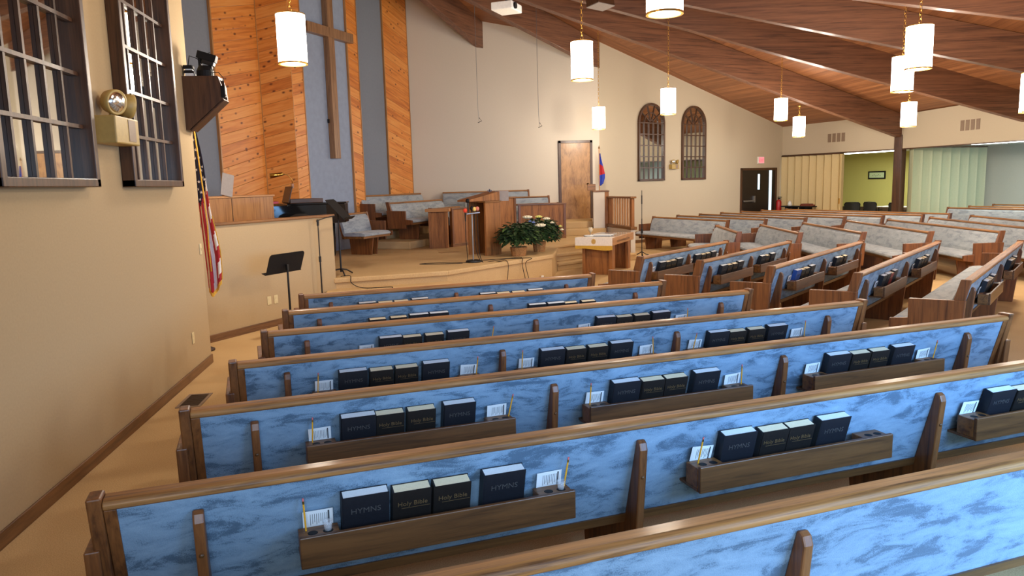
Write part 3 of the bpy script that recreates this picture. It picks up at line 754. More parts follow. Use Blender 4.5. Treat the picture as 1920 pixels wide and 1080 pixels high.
for k in range(7):
    q, p = Vector((*E_Q[k], 0)), Vector((*E_Pf[k], 0)); d = p-q; L = d.length; deg = math.degrees(atan2(d.y, d.x))
    lab = '%s pew of the block across the centre aisle, pale seat facing left' % ORD[k]
    make_pew('E%d' % (k+1), (q.x, q.y), deg, L, [0.33, L/2, L-0.33], [], lab, 'pews across the centre aisle')
D_P = [(6.64, 19.88), (7.46, 20.22), (8.27, 20.58), (9.08, 20.96), (9.89, 21.35), (10.71, 21.71), (11.58, 21.87)]
D_L = [3.08, 3.48, 3.98, 4.48, 4.96, 5.46, 5.44]
e73 = hd(-73)
for k in range(7):
    L = D_L[k]; q = Vector((*D_P[k], 0)) + e73*L
    lab = '%s pew of the far block along the wall with arched windows' % ORD[k]
    make_pew('D%d' % (k+1), (q.x, q.y), 107.0, L, [0.33, L/2, L-0.33] if L > 4 else [0.4, L-0.4], [], lab, 'pews of the far block')
for k, (p, L) in enumerate((((15.35, 19.6), 2.9), ((16.35, 20.0), 3.2), ((17.6, 20.55), 3.4))):
    q = Vector((*p, 0)) + e73*L
    make_pew('F%d' % (k+1), (q.x, q.y), 107.0, L, [0.4, L-0.4], [], '%s blue pew in the side room before the pale green partition' % ['first', 'second', 'hindmost'][k], 'pews in the side room')
# choir and platform pews
def choir(key, a, b, z0, lab, ends=(True, True)):
    a, b = Vector((*a, 0)), Vector((*b, 0)); d = b-a; L = d.length
    make_pew(key, (a.x, a.y), math.degrees(atan2(d.y, d.x)), L, [0.45, L-0.45], [], lab, 'choir pews', z0, ends)
# (for these the seat faces the congregation, so local x runs from the right end to the left end)
e60v = hd(60)
def ln(p, t): return (p[0]-e60v.x*t, p[1]-e60v.y*t)
choir('G1', ln((0.36, 20.28), 0.30), ln((0.36, 20.28), 3.28), 0.825, 'back choir pew before the pine boards, pale blue, left half', (False, True))
choir('G2', ln((0.87, 19.40), 0.30), ln((0.87, 19.40), 2.92), 0.66, 'middle choir pew on the left, pale back and oak end panel towards us', (False, True))
choir('G3', ln((1.25, 18.58), 0.25), ln((1.25, 18.58), 1.78), ZP, 'low choir pew half hidden behind the small oak stand', (False, True))
choir('G4', (3.22, 20.42), (0.78, 20.42), 0.825, 'back choir pew against the white wall, grey-blue, right half', (True, False))
choir('G5', (3.62, 19.52), (1.30, 19.52), 0.66, 'middle choir pew on the right, behind the pulpit', (True, False))
choir('G6', (3.72, 18.77), (1.75, 18.77), ZP, 'front choir pew on the right, behind the tall oak screen', (True, False))
choir('G7', (-1.02, 16.15), (-1.56, 15.215), ZP, 'short pew at the left of the platform beside the black piano', (True, False))

# ------------------------------------------------------------------ hymnals, bibles, cards, pencils
def book_meshes(w, h, t, cov, pg, txt, tmat, tsz, nm):
    c = MB(); b = 0.003
    c.b2((0, -t/2, 0), (w, -t/2+b, h)); c.b2((0, t/2-b, 0), (w, t/2, h)); c.b2((-0.003, -t/2, 0), (b, t/2, h))
    p = MB(); p.b2((b, -t/2+b, 0.003), (w-0.004, t/2-b, h-0.002))
    tm = text_mesh(txt, tsz, tmat, nm+'_title')
    return c.mesh('cover', cov), p.mesh('pages', pg), tm
HYM = book_meshes(0.174, 0.215, 0.048, COVER_H, PAGES, 'HYMNS', GREYFOIL, 0.034, 'hymnal')
BIB = book_meshes(0.146, 0.205, 0.052, COVER_B, PAGES_C, 'Holy Bible', GOLDFOIL, 0.028, 'bible')
HYM_BLUE = book_meshes(0.174, 0.215, 0.048, COVER_BL, PAGES, 'HYMNS', GREYFOIL, 0.034, 'hymnal')
BIB_RED = book_meshes(0.146, 0.205, 0.052, COVER_R, PAGES_C, 'Holy Bible', GOLDFOIL, 0.028, 'bible')
line_m = MB(); line_m.b2((0.03, -0.0006, 0.0), (0.142, 0.0, 0.0016)); LINE = line_m.mesh('title_rule', GOLDFOIL)
def put_book(key, x, z, kind, label, group, lean=0.10, roll=0.0):
    me, nm, cat, wd = {'H': (HYM, 'hymnal', 'hymnal', .172), 'B': (BIB, 'bible', 'bible', .146), 'b': (HYM_BLUE, 'hymnal', 'hymnal', .172), 'r': (BIB_RED, 'bible', 'bible', .146)}[kind]
    t = thing(nm, label, cat, pew_pt(key, x, 0.047, z), 0, group)
    t.rotation_euler = (-lean, roll, radians(PEWS[key][1]))
    place('cover', me[0], t); place('pages', me[1], t)
    o = place('title', me[2], t); o.location = (wd/2, -0.0248 if kind in 'Hb' else -0.0268, 0.138)
    if kind in 'Br':
        l = place('title_rule', LINE, t); l.location = (0.0, -0.0266, 0.127)
    return t
card_m = MB(); card_m.b2((-0.055, -0.0004, 0), (0.055, 0.0004, 0.115)); CARD = card_m.mesh('card', PAPER)
pr = MB()
for i in range(9): pr.b2((-0.028+i*0.0075, -0.0012, 0.05+0.006*(i % 3)), (-0.0265+i*0.0075, -0.0004, 0.10))
pr.b2((0.036, -0.0012, 0.045), (0.042, -0.0004, 0.108)); CARD_P = pr.mesh('printing', INK)
pb = MB(); pb.tube([(0, 0, 0.0), (0, 0, 0.165)], 0.0037, 6); PEN_B = pb.mesh('pencil_body', PENCIL)
pb = MB(); pb.tube([(0, 0, 0.165), (0, 0, 0.177)], 0.0040, 8); PEN_F = pb.mesh('ferrule', BRASS)
pb = MB(); pb.tube([(0, 0, 0.177), (0, 0, 0.187)], 0.0036, 8); PEN_E = pb.mesh('eraser', ERASER)
cp = MB(); cp.lathe([(0.0, 0.0), (0.011, 0.0), (0.016, 0.036), (0.0175, 0.036), (0.0125, -0.002), (0.0, -0.002)], n=16); CUP = cp.mesh('cup', CLEAR, True)
def pewname(key):
    b = 'left-block' if key[0] == 'A' else 'middle-block'; return '%s %s pew' % (ORD[int(key[1])-1], b)
def put_card(key, x, z, label, dz=0.0):
    o = thing('visitor_card', label, 'card', pew_pt(key, x, 0.048, z), 0, 'cards in the pew racks'); o.rotation_euler = (0.27, random.uniform(-.06, .06), radians(PEWS[key][1]))
    place('card', CARD, o); place('printing', CARD_P, o)
def put_pencil(key, x, z, label):
    o = thing('pencil', label, 'pencil', pew_pt(key, x, 0.002, z), 0, 'pencils in the pew racks'); o.rotation_euler = (random.uniform(0.0, .16), random.uniform(-0.06, 0.22), radians(PEWS[key][1]))
    place('pencil_body', PEN_B, o); place('ferrule', PEN_F, o); place('eraser', PEN_E, o)
RN = {2: ['left', 'right'], 3: ['left', 'middle', 'right']}
STD = 'HBBH'
SLOT = [0.165, 0.352, 0.515, 0.70]
CONT = {  # row: per rack (books, left card, left pencil, right card, right pencil)
    'A1': [('HBBH', 0, 0, 0, 0), ('HBBH', 0, 0, 0, 0)],
    'A2': [('BBHH', 0, 0, 0, 0), ('HHBB', 0, 0, 0, 0)],
    'A3': [('HBBH', 1, 0, 0, 1), ('HBBH', 1, 0, 1, 1)],
    'A4': [('HBBH', 1, 1, 1, 1), ('HBBH', 1, 1, 1, 1), ('HBBH', 1, 1, 1, 1)],
    'A5': [('HBBH', 1, 1, 1, 1), ('HBBH', 1, 1, 1, 1), ('HBBH', 1, 0, 1, 1)],
    'A6': [('HBBH', 1, 1, 1, 1), ('HBBH', 1, 1, 0, 0), ('HBBH', 1, 0, 0, 0)],
    'C1': [('HBBH', 1, 0, 0, 0), ('HBBH', 1, 0, 1, 0)],
    'C2': [('HBBH', 0, 0, 0, 0), ('HBH', 0, 0, 0, 0)],
    'C3': [('bBBH', 1, 0, 0, 0), ('HBB', 1, 0, 0, 0)],
    'C4': [('HHrH', 1, 0, 0, 0), ('HBBH', 1, 0, 0, 0)],
    'C5': [('HBBH', 1, 0, 0, 0), ('HBBH', 0, 0, 0, 0)],
}
POSN = ['first', 'second', 'third', 'last']
for key, racks in CONT.items():
    xs = PEWS[key][3]; names = RN[len(xs)]; pn = pewname(key)
    for ri, (bk, lc, lp, rc, rp) in enumerate(racks):
        x0 = xs[ri]; nmr = names[ri]
        for bi, ch in enumerate(bk):
            kind = {'H': 'black hymnal', 'B': 'dark bible', 'b': 'blue hymnal', 'r': 'red bible'}[ch]
            pos = POSN[bi] if bi < len(bk)-1 else 'last'
            lab = '%s, %s book in the %s rack behind the %s' % (kind, pos, nmr, pn)
            sx = SLOT[bi] + random.uniform(-0.006, 0.012)
            if len(bk) == 3 and bi == 2: sx += 0.04
            put_book(key, x0+sx, RZ0+0.021, ch, lab, 'hymnals in the pew racks' if ch in 'Hb' else 'bibles in the pew racks', lean=-random.uniform(0.265, 0.29), roll=0.0)
        zt = RZ1-0.012
        for flag, pfl, bx, sd in ((lc, lp, 0.0, 'left'), (rc, rp, RACK_L-0.145, 'right')):
            if flag: put_card(key, x0+bx+0.075, zt-0.045, 'white printed card at the %s end of the %s rack, %s' % (sd, nmr, pn))
            if pfl: put_pencil(key, x0+bx+(0.03 if sd == 'left' else 0.118), zt-0.06, 'yellow pencil at the %s end of the %s rack, %s' % (sd, nmr, pn))
for key, x, sd in (('A6', PEWS['A6'][3][0]+0.105, 'left'), ('A6', PEWS['A6'][3][0]+RACK_L-0.145+0.105, 'right')):
    o = place('communion_cup', CUP, loc=pew_pt(key, x, -0.025, RZ1-0.010)); tag(o, 'tiny clear cup in the %s end of the left rack, sixth left-block pew' % sd, 'cup', 'clear cups in the pew rack')

# ------------------------------------------------------------------ pendant lamps
PD, PH = 0.33, 0.55
def chain_mesh(L):
    m = MB(); n = max(2, int(L/0.052)); 
    for i in range(n):
        z = (i+0.5)*L/n
        R = Matrix.Rotation(radians(90), 3, 'X') if i % 2 == 0 else Matrix.Rotation(radians(90), 3, 'Z') @ Matrix.Rotation(radians(90), 3, 'X')
        S = Matrix.Diagonal((0.62, 1.0, 1.0))
        m.torus((0, 0, z), L/n*0.62, 0.0042, R @ Matrix.Diagonal((0.6, 1.0, 1.0)), 10, 5)
    return m.mesh('chain', BRASS, True)
def shade_mesh():
    m = MB(); r = PD/2
    m.lathe([(r, 0), (r, PH), (r-0.004, PH), (r-0.004, 0)], n=40, close=True); return m.mesh('shade', SHADE, True)
def ring_mesh(z, h, rin):
    m = MB(); r = PD/2+0.004
    m.lathe([(r, z), (r, z+h), (rin, z+h), (rin, z)], n=40, close=True); return m
def top_mesh():
    m = ring_mesh(PH-0.004, 0.014, PD/2-0.012)
    for k in range(3):
        a = 2*pi*k/3; m.tube([(0.0, 0, PH+0.03), (cos(a)*(PD/2-0.004), sin(a)*(PD/2-0.004), PH+0.004)], 0.004, 6)
    m.tube([(0, 0, PH-0.2), (0, 0, PH+0.045)], 0.008, 8)
    return m.mesh('top_spider', BRASS)
def bottom_mesh(): return ring_mesh(-0.012, 0.020, PD/2-0.02).mesh('bottom_ring', BRASS)
def diff_mesh():
    m = MB(); m.lathe([(0.0, 0.02), (PD/2-0.02, 0.02), (PD/2-0.02, 0.024), (0.0, 0.024)], n=32); return m.mesh('diffuser', BULB)
def deck_z(x, y):
    p = Vector((x, y, 0)) - HUB; best = 9
    n = len(ring)
    for i in range(n):
        (a, za), (b, zb) = ring[i], ring[(i+1) % n]
        a = Vector((a[0], a[1], 0))-HUB; b = Vector((b[0], b[1], 0))-HUB
        det = a.x*b.y-a.y*b.x
        s = (p.x*b.y-p.y*b.x)/det; t = (a.x*p.y-a.y*p.x)/det
        if s >= -1e-6 and t >= -1e-6: return (Z_HUB+BEAM_D)*(1-s-t)+za*s+zb*t
    return 6
def pendant(x, y, zc, label, ztop=None, power=1.0):
    zb = zc - PH/2; t = thing('pendant_lamp', label, 'lamp', (x, y, zb), 0, 'drum pendants hung on brass chains')
    zt = (ztop if ztop else deck_z(x, y)-0.01) - zb
    place('shade', shared('pshade', shade_mesh), t); place('top_spider', shared('ptop', top_mesh), t); place('bottom_ring', shared('pbot', bottom_mesh), t)
    place('diffuser', shared('pdif', diff_mesh), t)
    c = place('chain', chain_mesh(zt-PH-0.06), t); c.location = (0, 0, PH+0.04)
    m = MB(); m.lathe([(0.0, -0.035), (0.02, -0.035), (0.055, -0.012), (0.06, 0.0), (0.0, 0.0)], n=20); o = m.build('canopy', BRASS, t, True); o.location = (0, 0, zt)
    d = bpy.data.lights.new('pendant_light', 'POINT'); d.energy = PENDANT_W*power; d.color = (1.0, 0.88, 0.73); d.shadow_soft_size = 0.16
    l = bpy.data.objects.new('pendant_light', d); COL.objects.link(l); l.parent = t; l.location = (0, 0, -0.16)
    return t
def beam_z(x, y): return Z_HUB - SL*hypot(x-HUB.x, y-HUB.y)
pendant(-1.31, 9.20, 3.60, 'drum pendant lamp before the pine boards, left of the cross')
pendant(2.62, 11.22, 3.66, 'drum pendant lamp before the white wall under the ceiling projector')
pendant(2.34, 6.72, 3.63, 'drum pendant lamp cut off by the top edge of the photo')
pendant(4.82, 18.84, 3.46, 'small pendant lamp above the stage door corner, beside the blue flag', None, 0.45)
pendant(5.70, 16.12, 3.57, 'pendant lamp before the left arched window')
pendant(9.52, 18.39, 3.57, 'pendant lamp on a long chain right of the second arched window')
pendant(10.95, 20.08, 3.24, 'smallest pendant lamp near the right corner above the exit doors', beam_z(10.95, 20.08)-0.002)
pendant(6.80, 9.40, 3.52, 'upper and larger of two overlapping pendant lamps at right')
pendant(8.05, 11.50, 3.47, 'lower of two overlapping pendant lamps, partly hidden by the larger')
pendant(11.52, 16.17, 3.21, 'pendant lamp hanging low before the dark corner post', beam_z(11.52, 16.17)-0.002)
pendant(9.05, 9.95, 2.98+0.0, 'pendant lamp just beyond the right edge, only its glow showing')

# ------------------------------------------------------------------ emergency lights
def emergency(loc, rotz, label, s=1.0):
    t = thing('emergency_light', label, 'emergency light', loc, rotz, 'twin-head emergency lights')
    m = MB(); m.b2((-0.26*s, -0.17*s, -0.10*s), (0.20*s, -0.002, 0.10*s)); bx = m.build('battery_box', EMBOX, t, bevel=0.01)
    m = MB(); m.b2((-0.02*s, -0.174*s, -0.075*s), (0.12*s, -0.168*s, 0.085*s)); m.build('test_panel', VENT, bx)
    for nm, x, ang in (('lamp_head', -0.10, -25), ('lamp_head', 0.16, 40)):
        m = MB(); m.lathe([(0.0, 0.07), (0.045, 0.06), (0.08, 0.03), (0.092, -0.02), (0.092, -0.05), (0.084, -0.05), (0.0, -0.03)], n=24)
        h = m.build(nm, EMBOX, t, smooth=True); h.location = (x*s, -0.10*s, 0.21*s); h.scale = (s, s, s); h.rotation_euler = (radians(-82), 0, radians(ang))
        m = MB(); m.sphere((0, 0, -0.035), (0.082, 0.082, 0.035), 24, 10); g = m.build('lens', CHROME, h, smooth=True)
        m = MB(); m.tube([(x*s, -0.09*s, 0.09*s), (x*s, -0.09*s, 0.14*s)], 0.018*s, 8); m.build('swivel', EMBOX, t)
    return t
emergency((-2.27, 6.05, 2.335), radians(90), 'tan twin-head emergency light on the left wall between the two tall windows')
q = far_pt((Vector((8.0, 22.17, 0))-Vector((5.28, 20.6, 0))).dot(u30)); emergency((q.x, q.y, 2.24), radians(30), 'small twin-head emergency light on the far wall between the arched windows', 0.72)

# ------------------------------------------------------------------ camera shelf on the end of the left wall
sh = thing('camera_shelf', 'dark wooden bracket shelf on the end of the left wall', 'shelf', (-2.27, 8.12, 0))
m = MB(); m.prism([(0.0, 2.50), (0.05, 2.50), (0.39, 2.80), (0.38, 2.95), (0.35, 3.04), (0.0, 3.04)], lambda a, b, t: (a, t, b), 0.0, 0.03); m.build('side_panel', W_DARK_Z, sh, bevel=0.003)
m = MB(); m.prism([(0.0, 2.50), (0.05, 2.50), (0.39, 2.80), (0.38, 2.95), (0.35, 3.04), (0.0, 3.04)], lambda a, b, t: (a, t, b), 0.19, 0.22); m.build('side_panel', W_DARK_Z, sh, bevel=0.003)
m = MB(); m.b2((0.0, 0.03, 3.01), (0.35, 0.19, 3.035)); m.build('shelf_top', W_DARK, sh)
m = MB(); m.prism([(0.035, 2.50), (0.055, 2.49), (0.40, 2.795), (0.39, 2.81)], lambda a, b, t: (a, t, b), 0.0, 0.22); m.build('sloping_front', W_DARK, sh)
cm = thing('camera', 'black remote video camera tilted on top of the wooden bracket shelf', 'video camera', (-2.06, 8.22, 3.04))
m = MB(); m.lathe([(0.0, 0), (0.085, 0), (0.085, 0.06), (0.06, 0.11), (0.0, 0.115)], n=20); m.build('base', BLACK, cm, smooth=False)
m = MB(); m.b2((-0.055, -0.03, 0.09), (-0.03, 0.03, 0.2)); m.b2((0.045, -0.03, 0.08), (0.075, 0.03, 0.17)); m.build('yoke', BLACK, cm)
m = MB(); m.box((0.03, 0, 0.20), (0.19, 0.1, 0.075), Matrix.Rotation(radians(17), 3, 'Y')); m.build('body', BLACK, cm, bevel=0.006)
m = MB(); m.box((0.04, 0, 0.145), (0.12, 0.09, 0.05), Matrix.Rotation(radians(17), 3, 'Y')); m.build('bracket', BLACK_M, cm, bevel=0.006)
cm2 = thing('adapter_box', 'two stacked small black boxes on the wall side of the bracket shelf', 'adapter', (-2.20, 8.2, 3.04))
m = MB(); m.b2((-0.05, -0.06, 0.03), (0.03, 0.05, 0.06)); m.build('lower_box', BLACK, cm2, bevel=0.004)
m = MB(); m.b2((-0.055, -0.06, 0.075), (0.03, 0.05, 0.11)); m.build('upper_box', BLACK, cm2, bevel=0.004)
m = MB(); m.b2((-0.04, -0.05, 0.0), (0.04, 0.05, 0.03)); m.b2((-0.04, -0.04, 0.06), (0.02, 0.04, 0.075)); m.build('spacer', PLASTIC_W, cm2)
o = MB(); o.tube([(-2.22, 8.2, 3.14), (-2.2, 8.2, 3.25), (-2.12, 8.2, 3.22), (-2.07, 8.2, 3.1), (-2.05, 8.2, 3.045)], 0.005, 6); o.tube([(-2.1, 8.2, 3.045), (-2.11, 8.2, 3.18), (-2.05, 8.2, 3.26), (-1.99, 8.2, 3.285)], 0.003, 6)
tag(o.build('camera_cable', BLACK, smooth=True), 'thin black cables looping between the boxes on the bracket shelf', 'cable')
cm3 = thing('web_camera', 'small black camera hung on the front of the bracket shelf', 'camera', (-1.875, 8.14, 2.88))
m = MB(); m.b2((-0.022, -0.03, -0.06), (0.022, 0.03, 0.06)); m.build('body', BLACK, cm3, bevel=0.006)
m = MB(); m.sphere((0.024, -0.02, -0.035), 0.009, 12, 8); m.build('lens', CHROME, cm3, smooth=True)
o = MB(); o.tube([(-1.87, 8.15, 2.94), (-1.87, 8.16, 3.02), (-1.92, 8.18, 3.08), (-1.98, 8.2, 3.08)], 0.004, 6); o.build('lead', BLACK, cm3).matrix_parent_inverse = Matrix.Translation((1.875, -8.14, -2.88))

# ------------------------------------------------------------------ wall plates
def plate(p, rotz, label, kind='switch', two=False):
    t = thing('wall_switch' if kind == 'switch' else 'wall_outlet', label, 'switch' if kind == 'switch' else 'outlet', p, rotz, 'ivory wall plates')
    m = MB(); m.b2((-0.036, -0.007, -0.058), (0.036, -0.001, 0.058)); m.build('plate', PLASTIC_B, t, bevel=0.003)
    m = MB()
    if kind == 'switch': m.b2((-0.006, -0.016, -0.014), (0.006, -0.006, 0.012))
    else:
        for z in (-0.025, 0.025): m.b2((-0.014, -0.009, z-0.014), (0.014, -0.006, z+0.014))
    m.build('toggle' if kind == 'switch' else 'sockets', PLASTIC_B, t)
plate((-2.27, 7.73, 0.40), radians(90), 'ivory outlet low on the left wall above the baseboard', 'outlet')
plate((-2.27, 8.26, 1.26), radians(90), 'ivory switch at the end of the left wall beside the flag')
def hwp(t, off=0): return Vector((HW0[0]+hv.x*t+sin(hh)*off, HW0[1]+hv.y*t-cos(hh)*off, 0))
for tt, w in ((0.435, 'left'), (0.485, 'right')):
    p = hwp(tt); plate((p.x, p.y, 0.37), hh, '%s one of two ivory outlets low on the half wall behind the music stand' % w, 'outlet')

# floor vent
fv = thing('floor_vent', 'brown metal air vent set in the carpet beside the left wall', 'vent', (-2.03, 6.8, 0.0))
m = MB(); m.b2((-0.105, -0.215, 0), (0.105, -0.19, 0.006)); m.b2((-0.105, 0.19, 0), (0.105, 0.215, 0.006)); m.b2((-0.105, -0.19, 0), (-0.08, 0.19, 0.006)); m.b2((0.08, -0.19, 0), (0.105, 0.19, 0.006)); m.build('frame', VENT, fv)
m = MB()
m.b2((-0.08, -0.19, 0.0005), (0.08, 0.19, 0.002))
for k in range(12): m.b2((-0.08, -0.185+k*0.032, 0.002), (0.08, -0.168+k*0.032, 0.0045))
m.build('louvers', FLOORVENT, fv)

# wall vents high on the right-hand header walls
def wall_vent(p, rotz, label):
    t = thing('wall_vent', label, 'vent', p, rotz, 'four-slot vents on the right-hand wall')
    for k in range(4):
        x = -0.26+k*0.175
        m = MB(); m.b2((x-0.065, -0.006, -0.14), (x+0.065, -0.001, 0.14)); g = m.build('grille', VENT, t)
        m = MB()
        for j in range(8): m.b2((x-0.055, -0.011, -0.12+j*0.032), (x+0.055, -0.006, -0.105+j*0.032))
        m.build('louvers', VENT, g)
b1 = Vector((K1[0]-K0[0], K1[1]-K0[1], 0)); b2v = Vector((K2[0]-K1[0], K2[1]-K1[1], 0))
def bp_(p, v, dist): d = v.normalized(); return (p[0]+d.x*dist, p[1]+d.y*dist)
p = bp_(K0, b1, 2.22); wall_vent((p[0], p[1], 3.07), atan2(b1.y, b1.x), 'four-slot vent above the tan folding partition')
p = bp_(K1, b2v, 2.62); wall_vent((p[0], p[1], 3.09), atan2(b2v.y, b2v.x), 'four-slot vent on the header wall right of the corner post')

# folding partitions
def fold(name, p, q, z0, z1, n, amp, mat, label, group=None):
    v = Vector((q[0]-p[0], q[1]-p[1], 0)); L = v.length
    t = thing(name, label, 'partition', (p[0], p[1], 0), atan2(v.y, v.x), group)
    m = MB(); pts = []
    for k in range(n+1):
        x = L*k/n; pts.append((x, amp if k % 2 else -amp))
    for k in range(n):
        (xa, ya), (xb, yb) = pts[k], pts[k+1]
        m.prism([(xa, ya), (xb, yb), (xb, yb+0.012), (xa, ya+0.012)], lambda a, b, tt: (a, b, tt), z0, z1)
    m.build('pleats', mat, t)
    m = MB(); m.b2((0, -amp-0.02, z1), (L, amp+0.02, z1+0.03)); m.build('top_track', W_DARK, t)
    return t, L
d69 = b1.normalized()
fp, Lf = fold('folding_partition', bp_(K0, b1, 0.05), bp_(K0, b1, 2.45), 0.02, 2.535, 16, 0.075, FOLD_T, 'tan folding partition half drawn across the right-hand opening')
m = MB(); m.b2((Lf-0.02, -0.06, 0.02), (Lf+0.06, 0.06, 2.53)); lp_ = m.build('lead_post', FOLD_T, fp, bevel=0.006)
m = MB(); m.b2((Lf+0.0, -0.09, 0.92), (Lf+0.03, -0.055, 1.10)); m.build('pull_handle', BRASS, lp_, bevel=0.004)
fold('folding_partition', (14.84, 20.72), (17.95, 21.55), 0.02, 2.60, 16, 0.15, FOLD_G, 'pale green folding partition in the side room behind the corner post')

# side-room things
def fluor(p, rotz, L, label):
    t = thing('fluorescent_fixture', label, 'light fixture', p, rotz, 'fluorescent ceiling fixtures in the side rooms')
    m = MB(); m.b2((-L/2, -0.12, -0.03), (L/2, 0.12, 0.0)); m.build('housing', PLASTIC_W, t)
    m = MB(); m.prism([(-0.11, -0.03), (0.11, -0.03), (0.08, -0.06), (-0.08, -0.06)], lambda a, b, x: (x, a, b), -L/2+0.02, L/2-0.02); m.build('lens', TUBE, t)
    d = bpy.data.lights.new('tube_light', 'AREA'); d.shape = 'RECTANGLE'; d.size = L*0.9; d.size_y = 0.2; d.energy = 62; d.color = (0.92, 1.0, 0.94)
    l = bpy.data.objects.new('tube_light', d); COL.objects.link(l); l.parent = t; l.location = (0, 0, -0.11)
fluor((16.05, 24.3, 2.658), radians(-79), 2.6, 'bright fluorescent strip on the side-room ceiling before the lime wall')
fluor((16.1, 17.8, 2.658), radians(-75), 3.0, 'bright fluorescent strip at the right edge above the blue pews')
pic = thing('picture_frame', 'small dark-framed picture on the lime green wall', 'picture', (17.62, 26.95, 1.81), radians(-63))
m = MB(); m.b2((-0.36, -0.03, -0.15), (0.36, -0.005, -0.10)); m.b2((-0.36, -0.03, 0.10), (0.36, -0.005, 0.15)); m.b2((-0.36, -0.03, -0.1), (-0.31, -0.005, 0.1)); m.b2((0.31, -0.03, -0.1), (0.36, -0.005, 0.1)); m.build('frame', BLACK, pic)
m = MB(); m.b2((-0.31, -0.02, -0.1), (0.31, -0.008, 0.1)); mt = m.build('mat_board', plain('pale picture', s2l((196, 214, 170)), 0.6), pic)
m = MB()
for k in range(6): m.sphere((-0.16+k*0.06, -0.022, -0.01+0.02*sin(k*2.1)), (0.016, 0.003, 0.014), 8, 6)
m.build('artwork', INK, mt)
# the picture sits on the lime wall plane
lw = Vector((20.2-L0[0], 20.4-L0[1], 0)).normalized(); lwn = Vector((lw.y, -lw.x, 0))
pp = Vector((L0[0], L0[1], 0)) + lw*4.3; pic.location = (pp.x, pp.y, 1.81); pic.rotation_euler = (0, 0, atan2(lw.y, lw.x))
tb = thing('side_table', 'white-topped table with chairs in the lime side room', 'table', (16.55, 23.0, 0), radians(-68))
m = MB(); m.b2((-1.0, -0.35, 0.715), (1.0, 0.35, 0.745)); m.build('table_top', PLASTIC_W, tb, bevel=0.008)
for x in (-0.9, 0.9):
    for y in (-0.28, 0.28):
        m = MB(); m.tube([(x, y, 0), (x, y, 0.715)], 0.02, 8); m.build('leg', BLACK_M, tb)
def office_chair(p, rz, label):
    t = thing('mesh_chair', label, 'chair', (p[0], p[1], 0), rz, 'black mesh-back chairs')
    m = MB()
    for k in range(8):
        a0, a1 = -0.24+k*0.06, -0.18+k*0.06
        f = lambda x: 0.06*(x/0.24)**2
        m.prism([(a0, f(a0)), (a1, f(a1)), (a1, f(a1)+0.01), (a0, f(a0)+0.01)], lambda a, b, z: (a, -0.22+b, z), 0.56, 0.90)
    b = m.build('backrest', MESHB, t)
    m = MB(); m.tube([(-0.24, -0.16, 0.55), (-0.245, -0.16, 0.86), (-0.2, -0.18, 0.91), (0, -0.22, 0.92), (0.2, -0.18, 0.91), (0.245, -0.16, 0.86), (0.24, -0.16, 0.55)], 0.016, 8); m.build('back_frame', BLACK, t, smooth=True)
    m = MB(); m.b2((-0.24, -0.2, 0.44), (0.24, 0.24, 0.49)); m.build('seat', BLACK, t, bevel=0.02)
    for x in (-0.22, 0.22):
        for y in (-0.2, 0.2):
            m = MB(); m.tube([(x, y, 0), (x*0.95, y*0.95, 0.45)], 0.012, 6); m.build('leg', STEEL, t)
        m = MB(); m.tube([(x*1.05, -0.18, 0.66), (x*1.08, 0.15, 0.66)], 0.013, 6); m.build('armrest', BLACK, t)
office_chair((15.55, 23.45), radians(-70), 'black mesh-back chair in the middle of the side-room opening')
office_chair((15.0, 23.75), radians(-40), 'black mesh-back chair partly hidden by the partition edge')
office_chair((15.55, 22.1), radians(-80), 'black mesh-back chair nearest the corner post')
fw_ = thing('flower_arrangement', 'yellow and orange flowers in a clear box on the white table', 'flowers', (16.65, 22.5, 0.745))
m = MB(); m.b2((-0.15, -0.1, 0), (0.15, 0.1, 0.012)); m.b2((-0.15, 0.09, 0), (0.15, 0.1, 0.3)); m.build('container', PLASTIC_W, fw_)
m = MB()
for k in range(14): m.sphere((random.uniform(-.1, .1), random.uniform(-.07, .07), random.uniform(.05, .24)), 0.045, 10, 6)
m.build('blossoms', plain('yellow blossoms', s2l((240, 190, 40)), 0.7, noise=0.3, scale=12), fw_)

# extinguisher and small black table by the tan partition
fx = thing('fire_extinguisher', 'red fire extinguisher on the wall between exit doors and tan partition', 'fire extinguisher', (far_pt(8.72, 0.10).x, far_pt(8.72, 0.10).y, 0.62), radians(30))
m = MB(); m.lathe([(0.0, 0), (0.085, 0.0), (0.09, 0.02), (0.09, 0.34), (0.07, 0.40), (0.03, 0.43), (0.0, 0.43)], n=20); m.build('tank', RED, fx, smooth=True)
m = MB(); m.tube([(0, 0, 0.42), (0, 0, 0.50)], 0.02, 8); m.b2((-0.02, -0.10, 0.48), (0.02, 0.03, 0.50)); m.b2((-0.02, -0.1, 0.52), (0.02, 0.03, 0.535)); m.build('handle', BLACK, fx)
m = MB(); m.tube([(0.02, 0, 0.47), (0.12, 0, 0.44), (0.13, 0, 0.3), (0.11, 0, 0.1)], 0.012, 8); m.build('hose', BLACK, fx, smooth=True)
bt = thing('console_table', 'narrow black table before the tan folding partition', 'table', (13.12, 23.95, 0), radians(-69.5))
m = MB(); m.b2((-0.62, -0.18, 0.80), (0.62, 0.18, 0.84)); m.build('table_top', BLACK, bt, bevel=0.005)
for x in (-0.42, -0.18, 0.18, 0.42):
    m = MB(); m.b2((x-0.04, -0.14, 0), (x+0.04, 0.14, 0.8)); m.build('leg', BLACK, bt)
o = MB(); o.lathe([(0.0, 0), (0.06, 0), (0.075, 0.05), (0.05, 0.12), (0.03, 0.17), (0.0, 0.17)], n=16); o = o.build('white_pot', PLASTIC_W, smooth=True, loc=(12.98, 24.28, 0.84)); tag(o, 'small white pot on the narrow black table', 'pot')
